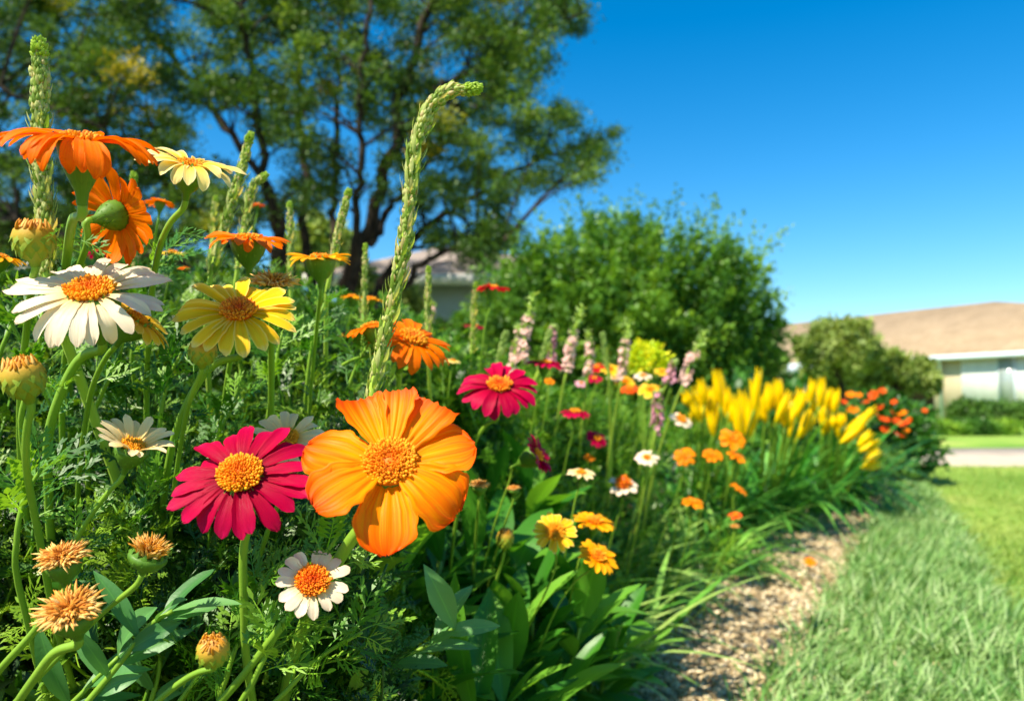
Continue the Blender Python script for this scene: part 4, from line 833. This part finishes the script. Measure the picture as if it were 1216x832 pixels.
# orange red flowering bush at the end of the bed
rb = leafy_ball('flowering_bush', 1045, 525, 6.6, .42, .40, 5200, M_RBUSH, 'dark leaved bush with orange red flowers at the end of the bed', 'bush', .07)
FL5 = MB()
for k in range(6):
    V, Fc, C = petal(1, .6, .05, 1.0, -.1, 6, 4, .03); FL5.add(place_local(V, A([0, 0, 0.]), (A([1., 0, 0]), A([0, 1., 0]), A([0, 0, 1.])), k * 1.05), Fc, C)
FL5 = FL5.tpl()
for i, (px, py, w) in enumerate([(1010, 470, 20), (1038, 470, 22), (1048, 465, 16), (1028, 479, 20), (1012, 488, 26), (1050, 500, 24), (1066, 503, 26), (1058, 490, 18), (1072, 492, 20), (1080, 500, 16), (1052, 512, 22), (1068, 518, 20), (1020, 470, 14), (1002, 478, 14), (1062, 478, 14), (1045, 484, 16), (1076, 512, 14), (1098, 488, 12), (1040, 492, 14)]):
    p = P(px, py, 6.2 - (.1 if py > 495 else 0)); q = MB(); q.inst(FL5, mats(nrm(A([[1, .5 * R.normal(), .5 * R.normal()]])), nrm(A([[.3 * R.normal(), -.6, .8]])), w * .34 * 6.2 / F), p[None]); q.build('bush_flower', M_RORG if i % 4 else M_SORG, rb)

# ------------------------------------------------------------------ trees
def px_poly(pts, d0): return [P(x, y, d0 + dd) for x, y, dd in pts]
def big_tree():
    D = 11.0; b = gpt(398, 536); base = A([b[0], D, 0.]); base = P(398, 536, D); base[2] = 0
    th = thing('broad_tree', base, 'tall spreading tree with many dark trunks filling the sky on the left', 'tree', 'trees around the garden')
    limbs = [
        ([(395, 535, 0), (385, 450, 0), (374, 380, .1), (364, 290, .3), (360, 190, .4), (352, 60, .6), (345, -60, .8)], .13, .05),
        ([(399, 535, 0), (402, 430, 0), (412, 350, -.2), (440, 270, -.4), (462, 190, -.5), (480, 110, -.6), (505, 20, -.8), (530, -70, -1)], .17, .05),
        ([(393, 535, 0), (372, 430, .2), (345, 330, .4), (330, 250, .6), (290, 180, .8), (240, 110, 1.0), (190, 50, 1.1), (120, -10, 1.3)], .11, .04),
        ([(374, 400, .1), (338, 310, -.4), (318, 220, -.8), (306, 130, -1.1), (292, 40, -1.3), (280, -50, -1.5)], .10, .04),
        ([(405, 430, 0), (450, 340, .5), (500, 275, .9), (560, 235, 1.2), (630, 195, 1.4), (715, 165, 1.5)], .11, .025),
        ([(462, 190, -.5), (510, 120, -.3), (570, 75, -.1), (630, 45, .1), (690, 15, .2)], .08, .025),
        ([(372, 430, .2), (300, 330, -.2), (240, 260, -.6), (170, 190, -1), (90, 140, -1.2), (-20, 100, -1.4)], .10, .035),
        ([(350, 350, .4), (300, 270, 1.0), (215, 190, 1.4), (150, 110, 1.8), (60, 40, 2.2)], .07, .025),
        ([(400, 440, 0), (470, 345, -.6), (520, 300, -1.0), (570, 285, -1.3), (600, 300, -1.4)], .08, .02),
        ([(378, 420, 0), (392, 300, .9), (398, 200, 1.3), (402, 90, 1.6), (410, -30, 1.8)], .09, .04),
        ([(440, 290, -.4), (470, 240, .4), (530, 170, .9), (570, 120, 1.1), (610, 80, 1.3)], .07, .02),
        ([(300, 345, -.2), (200, 310, -.8), (110, 290, -1.2), (20, 260, -1.4)], .06, .02),
        ([(385, 400, .0), (420, 300, -1.0), (425, 200, -1.5), (430, 100, -1.8), (440, 0, -2)], .08, .03)]
    pts_all = []
    for i, (pl_, r0, r1) in enumerate(limbs):
        mb = MB(); sp = spline(px_poly(pl_, D), 34); sp[1:-1] += .03 * R.normal(size=(32, 3)); tube(mb, sp, [r0 * .8, (r0 + r1) * .38, r1 * .8], 8)
        if i == 0 or i == 1 or i == 2: sp[0][2] = -.05
        mb.build('trunk' if i < 3 else 'limb', M_BARK, th); pts_all.append(sp[8:])
    PA = np.concatenate(pts_all)
    gaps = [(215, 5, 22, 30), (262, 160, 34, 30), (300, 195, 24, 22), (232, 205, 22, 15), (330, 215, 12, 18), (385, 150, 14, 25), (425, 210, 22, 38), (422, 160, 14, 24), (545, 210, 14, 10), (430, 20, 14, 14), (500, 45, 12, 10), (540, 150, 8, 8), (600, 195, 22, 10), (630, 262, 22, 14), (650, 235, 22, 12),
            (415, 270, 24, 24), (470, 225, 8, 14), (50, 235, 26, 14), (20, 300, 20, 15), (115, 245, 16, 10), (60, 130, 10, 8), (180, 120, 14, 10), (680, 95, 22, 22), (660, 60, 20, 10), (560, 262, 10, 10), (390, 60, 8, 10), (230, 60, 14, 12), (320, 90, 8, 10), (450, 120, 9, 10), (30, 190, 10, 8), (590, 128, 8, 8), (620, 225, 16, 8), (525, 250, 18, 12), (380, 265, 14, 20), (70, 325, 26, 16)]
    def inside(x, y):
        r = np.interp(y, [-60, 0, 40, 70, 85, 110, 140, 160, 200, 215, 250, 290, 330], [690, 705, 690, 660, 640, 630, 690, 740, 735, 690, 640, 620, 560])
        lo = np.interp(x, [0, 60, 150, 250, 330, 400, 480, 560, 620, 740], [345, 335, 300, 275, 262, 255, 262, 320, 325, 205])
        ok = (x < r) & (y < lo)
        for gx, gy, a, b_ in gaps: ok &= ((x - gx) / (a * 1.22)) ** 2 + ((y - gy) / (b_ * 1.22)) ** 2 > 1
        return ok
    n = 1500; x = R.uniform(-90, 745, n); y = -80 + 430 * R.random(n); ok = inside(x, y)
    x, y = x[ok], y[ok]; m = len(x); dep = D + R.uniform(-1.8, 2.6, m); cc = A([P(a, b_, e) for a, b_, e in zip(x, y, dep)])
    # nearer clumps must keep their silhouettes inside the crown, so they are smaller
    tw = MB(); cr = MB(); cy = MB()
    for i in range(m):
        q = PA[np.argmin(((PA - cc[i]) ** 2).sum(1) + .6 * np.abs(PA[:, 2] - cc[i][2] + .6))]
        if i % 2 == 0: tube(tw, spline([q, (q + cc[i]) / 2 + A([0, 0, .12]), cc[i]], 6), [.022, .012, .006], 4, cap=False)
    k = 230; tot = m * k; c2 = np.repeat(cc, k, 0); rad = np.repeat(.14 + .15 * R.random(m), k); v = R.normal(size=(tot, 3)) * .47; pos = c2 + v * rad[:, None] * A([1.25, 1.25, .75])
    rn = np.repeat(R.random(m), k) * .6 + .4 * R.random(tot); yel = np.repeat(R.random(m) < .04, k)
    Mx = mats(nrm(R.normal(size=(tot, 3)) + A([0, 0, .2])), nrm(R.normal(size=(tot, 3)) * .7 + A([0, 0, 1.])), .04 + .035 * R.random(tot))
    cr.inst(LEAF2, Mx[~yel], pos[~yel], rn[~yel]); cy.inst(LEAF2, Mx[yel], pos[yel], rn[yel])
    cr.build('crown', M_TREE, th); cy.build('crown', M_TREEY, th); tag(tw.build('twigs', M_BARK, th), kind='stuff')
big_tree()

def spray_bush():
    D = 7.6; c = P(745, 400, D); base = A([c[0], c[1], 0.]); th = thing('round_bush', base, 'large round green bush with spiky upright shoots against the blue sky', 'bush', 'bushes behind the flower bed')
    tk = MB()
    for i in range(9):
        a = i * .7; e = c + A([cos(a) * .7, sin(a) * .5, .2]); tube(tk, spline([base + A([cos(a) * .08, sin(a) * .08, -.02]), (base + e) / 2 + A([0, 0, .1]), e], 10), [.06, .03], 6)
    tk.build('stems', M_BARK, th)
    prof_x = A([548, 565, 600, 640, 690, 740, 790, 840, 880, 915, 935]); prof_y = A([330, 300, 288, 262, 238, 236, 240, 246, 268, 300, 360])
    n = 1000; u = R.uniform(545, 938, n); top = np.interp(u, prof_x, prof_y); v = R.random(n) ** 1.1; y = top + 14 + v * (485 - top); half = np.sqrt(np.clip(1 - ((u - 742) / 200) ** 2, .02, 1)) * np.sqrt(np.clip(1 - ((y - 400) / 175) ** 2, .05, 1))
    dep = D - 1.35 * half * (1 - .25 * R.random(n)) + .1 * R.normal(size=n); back = R.random(n) < .3; dep[back] = D + 1.0 * half[back] * R.uniform(-.6, 1, back.sum())
    tip = A([P(a, b, e) for a, b, e in zip(u, y, dep)])
    # upright shoots along the skyline
    sx = A([560, 572, 608, 618, 652, 690, 672, 716, 726, 757, 778, 800, 806, 830, 846, 853, 866, 880, 895, 905, 915, 922, 934, 938, 925, 930, 640, 740, 704]); sy = A([316, 305, 280, 262, 265, 235, 240, 236, 246, 226, 240, 228, 232, 250, 233, 240, 262, 256, 280, 270, 290, 318, 272, 345, 370, 355, 250, 238, 250])
    st = A([P(a, b, D + R.uniform(-.5, .5)) for a, b in zip(sx, sy)]); tip = np.concatenate([tip, st]); m = len(tip); L = np.r_[.28 + .28 * R.random(n), .6 + .25 * R.random(len(sx))]
    dr = nrm((tip - (c + A([0, 0, -.4]))) * A([1, 1, .55]) + A([0, 0, .75]) + .22 * R.normal(size=(m, 3))); k = 85; uu = np.tile(np.linspace(0, 1, k), m); T2 = np.repeat(tip, k, 0); D2 = np.repeat(dr, k, 0); L2 = np.repeat(L, k)
    w = .072 * (1 - .8 * uu ** 1.5) * L2 / .3; pos = T2 - D2 * (L2 * (1 - uu))[:, None] + R.normal(size=(m * k, 3)) * w[:, None] * .6
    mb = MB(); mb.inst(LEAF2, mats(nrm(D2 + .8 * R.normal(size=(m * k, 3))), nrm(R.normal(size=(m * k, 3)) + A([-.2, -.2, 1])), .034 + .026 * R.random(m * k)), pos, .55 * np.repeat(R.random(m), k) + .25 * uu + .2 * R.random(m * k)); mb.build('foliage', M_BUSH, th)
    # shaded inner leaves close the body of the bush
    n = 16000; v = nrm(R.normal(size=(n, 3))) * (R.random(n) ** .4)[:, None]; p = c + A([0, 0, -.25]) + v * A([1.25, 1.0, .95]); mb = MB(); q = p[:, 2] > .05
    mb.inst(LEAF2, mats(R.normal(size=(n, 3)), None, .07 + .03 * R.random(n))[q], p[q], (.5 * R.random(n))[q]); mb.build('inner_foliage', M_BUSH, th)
spray_bush()

def clump_tree(name, blobs, D, base_px, label, mat, L=.12, n=260, cat='tree', trunk_r=.12, group='trees around the garden'):
    b = P(base_px, 500, D); base = A([b[0], b[1], 0.]); th = thing(name, base, label, cat, group); mb = MB(); tk = MB(); c0 = P(*blobs[0][:2], D)
    tube(tk, spline([base, base * .5 + A([c0[0], c0[1], c0[2]]) * .5, c0], 10), [trunk_r, trunk_r * .4], 7)
    for (px, py, rp) in blobs:
        c = P(px, py, D + R.uniform(-.4, .4) * rp / 20); r = rp * D / F; tube(tk, spline([(base + c0) / 2, (c0 + c) / 2, c], 6), [trunk_r * .5, trunk_r * .2], 5)
        m = max(5, int(rp * .9)); cv = nrm(R.normal(size=(m, 3))) * (r * R.random(m) ** .4)[:, None] * A([1, 1, .85]) + c; kk = n
        pos = np.repeat(cv, kk, 0) + R.normal(size=(m * kk, 3)) * r * .17
        mb.inst(LEAF2, mats(R.normal(size=(m * kk, 3)), nrm(R.normal(size=(m * kk, 3)) * .8 + A([0, 0, 1])), L * (.6 + .8 * R.random(m * kk))), pos, np.repeat(R.random(m), kk) * .6 + .4 * R.random(m * kk))
    mb.build('crown', mat, th); tk.build('trunk', M_BARK, th)
clump_tree('garden_tree', [(998, 408, 34), (975, 420, 24), (1025, 425, 24), (985, 440, 26), (1010, 395, 18), (960, 412, 14)], 20, 1000, 'small round olive tree left of its lower neighbour before the brown roof', M_OLIVE, .13, 340)
clump_tree('garden_tree', [(1070, 440, 24), (1045, 440, 20), (1090, 448, 20), (1060, 428, 14), (1105, 455, 10), (1035, 455, 16)], 21, 1065, 'lower spreading pale green tree before the cream house wall', M_OLIVE, .13, 340)
clump_tree('garden_tree', [(905, 415, 20), (890, 435, 20), (920, 430, 12)], 17, 900, 'small pale tree just right of the round bush', M_OLIVE, .16, 130)
clump_tree('distant_tree', [(375, 285, 30), (405, 300, 24), (350, 310, 26), (430, 330, 22)], 30, 380, 'hazy pale tree seen between the dark trunks', M_OLIVE, .35, 90)
clump_tree('distant_tree', [(60, 300, 60), (150, 330, 50), (-20, 330, 50), (230, 345, 40), (300, 350, 26)], 24, 80, 'dark tree belt behind the flowers at the far left', M_TREE, .3, 120)
clump_tree('garden_shrub', [(440, 345, 26), (480, 372, 26), (410, 380, 24), (520, 400, 22), (450, 385, 24)], 13, 450, 'grey green shrub before the pale house', M_OLIVE, .12, 110, 'shrub', .05, None)
clump_tree('garden_shrub', [(560, 400, 28), (530, 430, 28), (600, 410, 26)], 9, 560, 'light green shrub at the left foot of the round bush', M_BUSH, .07, 120, 'shrub', .04, None)
clump_tree('garden_shrub', [(300, 385, 26), (240, 370, 26), (180, 365, 26), (120, 350, 26), (350, 395, 22)], 8.5, 230, 'green shrub behind the daisies on the left', M_BUSH, .07, 120, 'shrub', .04, None)

# ------------------------------------------------------------------ houses
def m_roof(name, a, b):
    m, nt, out = mat_new(name); br = nt.nodes.new('ShaderNodeTexBrick'); g = nt.nodes.new('ShaderNodeTexCoord')
    mp = nt.nodes.new('ShaderNodeMapping'); nt.links.new(g.outputs['Object'], mp.inputs[0]); nt.links.new(mp.outputs[0], br.inputs[0]); br.inputs['Scale'].default_value = 2.2
    br.inputs['Color1'].default_value = (*lin(a), 1); br.inputs['Color2'].default_value = (*lin(b), 1); br.inputs['Mortar'].default_value = (*[x * .7 for x in lin(a)], 1); br.inputs['Mortar Size'].default_value = .012
    n = noise(nt, 1.2, 4); r = ramp(nt, n, [(.3, (.86, .86, .86)), (.7, (1.08, 1.08, 1.08))]); c = mixc(nt, 1.0, br.outputs[0], r, 'MULTIPLY'); surf(nt, out, c, .9, 0, None, .1, n, .3, .02); return m
M_ROOF = m_roof('roof shingles brown', '#978368', '#a38f74'); M_ROOF2 = m_roof('roof shingles grey', '#8c8078', '#9b8e84')
M_WALLC = m_plain('cream wall', ['#cdbb98', '#d8c8a8'], 2, .9, .15, .003); M_WHITE_P = m_plain('white paint', ['#dedcd6', '#e9e7e2'], 4, .6, .1, .002)
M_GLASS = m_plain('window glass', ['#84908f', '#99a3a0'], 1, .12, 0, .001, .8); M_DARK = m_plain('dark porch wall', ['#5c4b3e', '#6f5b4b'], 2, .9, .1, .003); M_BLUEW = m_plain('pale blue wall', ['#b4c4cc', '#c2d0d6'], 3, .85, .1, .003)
M_GUT = m_plain('gutter', ['#c4d0da', '#d0dae2'], 3, .5, .05, .001)
th = thing('cream_house', (15.8, 30, 0), 'cream single storey house with a wide brown shingle roof', 'house', 'houses around the garden')
U = A([-.5, .866, 0]); NB = A([.866, .5, 0]); C0 = A([15.8, 30, 0.])
def hp(s, b, z): return C0 + U * s + NB * b + A([0, 0, z])
def prism(mb, corners, z0, z1):
    V = [[p[0], p[1], z0] for p in corners] + [[p[0], p[1], z1] for p in corners]; n = len(corners)
    mb.add(V, [A([[i, (i + 1) % n, n + (i + 1) % n, n + i] for i in range(n)]), A([list(range(n))[::-1], list(range(n, 2 * n))])]); return mb
EV = 2.42
mb = MB(); prism(mb, [hp(0, 0, 0), hp(-13, 0, 0), hp(-13, 8, 0), hp(0, 8, 0)], 0, EV); mb.build('wall', M_WALLC, th, smooth=False)
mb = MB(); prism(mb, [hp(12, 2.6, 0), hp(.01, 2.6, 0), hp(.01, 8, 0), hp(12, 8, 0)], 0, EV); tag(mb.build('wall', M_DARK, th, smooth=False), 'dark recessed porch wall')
mb = MB(); prism(mb, [hp(-1.1, -.06, 0), hp(-8.2, -.06, 0), hp(-8.2, .0, 0), hp(-1.1, .0, 0)], .35, EV - .02); mb.build('wall_panel', M_WHITE_P, th, smooth=False)
for s0, s1 in ((-3.0, -2.4), (-6.6, -5.7)):
    wn = MB(); prism(wn, [hp(s1, -.11, 0), hp(s0, -.11, 0), hp(s0, -.06, 0), hp(s1, -.06, 0)], .5, EV - .1); w_ = wn.build('window', M_GUT, th, smooth=False)
    wn = MB(); prism(wn, [hp(s1 - .06, -.13, 0), hp(s0 + .06, -.13, 0), hp(s0 + .06, -.11, 0), hp(s1 - .06, -.11, 0)], .56, EV - .16); wn.build('pane', M_GLASS, w_, smooth=False)
OV = .34; RH = 4.78; rb_ = 4.1
E = [hp(12.8, -OV, EV), hp(-13.5, -OV, EV), hp(-13.5, 8 + OV, EV), hp(12.8, 8 + OV, EV), hp(11.0, rb_, RH), hp(-.1, rb_, RH)]
mb = MB(); V = [p for p in E] + [p - A([0, 0, .1]) for p in E[:4]]
mb.add(V, [A([[0, 1, 5, 4], [2, 3, 4, 5], [6, 9, 8, 7], [0, 6, 7, 1], [1, 7, 8, 2], [2, 8, 9, 3], [3, 9, 6, 0]]), A([[1, 2, 5], [3, 0, 4]])]); mb.build('roof', M_ROOF, th, smooth=False)
mb = MB(); prism(mb, [hp(12.8, -OV - .1, 0), hp(-13.5, -OV - .1, 0), hp(-13.5, -OV - .003, 0), hp(12.8, -OV - .003, 0)], EV - .16, EV + .02); mb.build('gutter', M_GUT, th, smooth=False)
mb = MB(); tube(mb, [hp(-.35, -.12, .1), hp(-.35, -.12, EV - .25), hp(-.35, -OV, EV - .1)], .05, 8); mb.build('downpipe', M_GUT, th)
for s_ in (2.2, 5.6, 9.0):
    mb = MB(); prism(mb, [hp(s_, -.1, 0), hp(s_ - .22, -.1, 0), hp(s_ - .22, .12, 0), hp(s_, .12, 0)], 0, EV - .1); mb.build('porch_post', M_WHITE_P, th, smooth=False)
# porch beam / carport at left
th = thing('carport', P(935, 480, 24) * A([1, 1, 0]), 'low carport with a white beam and posts between bush and small tree', 'carport')
cq = P(935, 480, 24); cq[2] = 0
mb = MB(); prism(mb, [cq + A([-3.6, -1.2, 0]), cq + A([1.9, -1.2, 0]), cq + A([1.9, 3, 0]), cq + A([-3.6, 3, 0])], 1.62, 1.74); mb.build('roof', m_plain('grey roof', ['#5c5c60', '#6c6c70'], 3), th, smooth=False)
mb = MB(); prism(mb, [cq + A([-3.6, -1.26, 0]), cq + A([1.9, -1.26, 0]), cq + A([1.9, -1.203, 0]), cq + A([-3.6, -1.203, 0])], 1.5, 1.74); mb.build('beam', M_GUT, th, smooth=False)
for xx in (-3.4, -.6, 1.7):
    mb = MB(); box(mb, cq + A([xx, -1.1, .75]), (.14, .14, 1.5)); mb.build('post', M_GUT, th, smooth=False)
mb = MB(); box(mb, cq + A([-.85, 2.4, .8]), (5.2, .12, 1.6)); mb.build('back_wall', M_DARK, th, smooth=False)
# garden post
g0 = P(1063, 480, 12.3); th = thing('white_post', (g0[0], g0[1], 0), 'slim white square post behind the orange red flowering bush', 'post')
mb = MB(); box(mb, (g0[0], g0[1], .36), (.14, .14, .72)); mb.build('shaft', M_WHITE_P, th, smooth=False)
mb = MB(); V = A([[-.09, -.09, 0], [.09, -.09, 0], [.09, .09, 0], [-.09, .09, 0], [-.09, -.09, .03], [.09, -.09, .03], [.09, .09, .03], [-.09, .09, .03], [0, 0, .09]]) + A([g0[0], g0[1], .722])
mb.add(V, [A([[0, 3, 2, 1], [0, 1, 5, 4], [1, 2, 6, 5], [2, 3, 7, 6], [3, 0, 4, 7]]), A([[4, 5, 8], [5, 6, 8], [6, 7, 8], [7, 4, 8]])]); mb.build('post_cap', M_WHITE_P, th, smooth=False)
# left house behind the tree
hb = P(500, 480, 15); th = thing('pale_house', (hb[0], hb[1], 0), 'pale blue house with a grey gabled roof behind the tree trunks', 'house', 'houses around the garden')
X0, X1, Y0, Y1 = -3.3, 2.4, 15.0, 22.0; ev = 3.0; apx = P(522, 285, 16)
mb = MB(); prism(mb, [A([X0, Y0, 0]), A([X1, Y0, 0]), A([X1, Y1, 0]), A([X0, Y1, 0])], 0, ev); mb.build('wall', M_BLUEW, th, smooth=False)
mb = MB(); o = .5; V = [[X0 - o, Y0 - o, ev], [X1 + o, Y0 - o, ev], [X1 + o, Y1 + o, ev], [X0 - o, Y1 + o, ev], [-1.45, 16.8, 4.0], [-1.1, 19, 4.2]]; V += [[a, b, c - .09] for a, b, c in V[:4]]
mb.add(V, [A([[1, 2, 5, 4], [3, 0, 4, 5], [6, 9, 8, 7], [0, 6, 7, 1], [1, 7, 8, 2], [2, 8, 9, 3], [3, 9, 6, 0]]), A([[0, 1, 4], [2, 3, 5]])]); mb.build('roof', M_ROOF2, th, smooth=False)
mb = MB(); prism(mb, [A([X0 - o, Y0 - o - .08, 0]), A([X1 + o, Y0 - o - .08, 0]), A([X1 + o, Y0 - o - .003, 0]), A([X0 - o, Y0 - o - .003, 0])], ev - .18, ev + .02); mb.build('gutter', M_WHITE_P, th, smooth=False)
for xx in (-2.4, -.2, 1.3):
    wn = MB(); box(wn, (xx, Y0 - .03, 1.55), (.95, .06, 1.2)); w_ = wn.build('window', M_WHITE_P, th, smooth=False)
    wn = MB(); box(wn, (xx, Y0 - .07, 1.55), (.82, .02, 1.07)); wn.build('pane', M_GLASS, w_, smooth=False)

# hedges before the cream house
def hedge(name, x0, x1, y0, y1, h, n, mat, label, rnd=.15, L=.09):
    c = A([(x0 + x1) / 2, (y0 + y1) / 2, 0]); n0 = n; q = R.random((n, 3)); f = R.integers(0, 4, n)
    q[f == 0, 1] = 0; q[f == 1, 2] = 1; q[f == 2, 0] = 0; q = q + .04 * R.normal(size=q.shape)
    p = np.stack([x0 + (x1 - x0) * q[:, 0], y0 + (y1 - y0) * q[:, 1], h * q[:, 2] * (1 + rnd * np.sin(q[:, 0] * 14) * .5) + .02], -1); mb = MB(); k = p[:, 2] > .01
    mb.inst(LEAF2, mats(R.normal(size=(n, 3)), None, L * (.6 + .8 * R.random(n)))[k], p[k], (.3 * R.random(n) + .7 * (.5 + .5 * np.sin(p[:, 0] * 5)))[k])
    th = thing(name, (c[0], c[1], 0), label, 'hedge', 'hedges before the cream house'); mb.build('leaves', mat, th); mb = MB()
    for i in range(6): xx = x0 + (x1 - x0) * (i + .5) / 6; tube(mb, [A([xx, c[1], 0]), A([xx + .03, c[1], h * .5]), A([xx, c[1], h * .9])], [.04, .02], 6)
    mb.build('stems', M_BARK, th)
a_, b_ = P(1160, 500, 21), P(1290, 500, 21)
hedge('hedge', a_[0], b_[0], 20.6, 21.8, .62, 9000, M_HEDGE, 'clipped box hedge standing against the cream house')
a_, b_ = P(1095, 500, 17), P(1195, 500, 17)
hedge('low_hedge', a_[0], b_[0], 16.6, 17.6, .24, 9000, M_BUSH, 'low bright green border hedge in front of the clipped one', .4, .07)
leafy_ball('round_shrub', 1150, 494, 19.5, .45, .4, 2500, M_HEDGE, 'rounded shrub at the left end of the clipped hedge', 'shrub', .1)
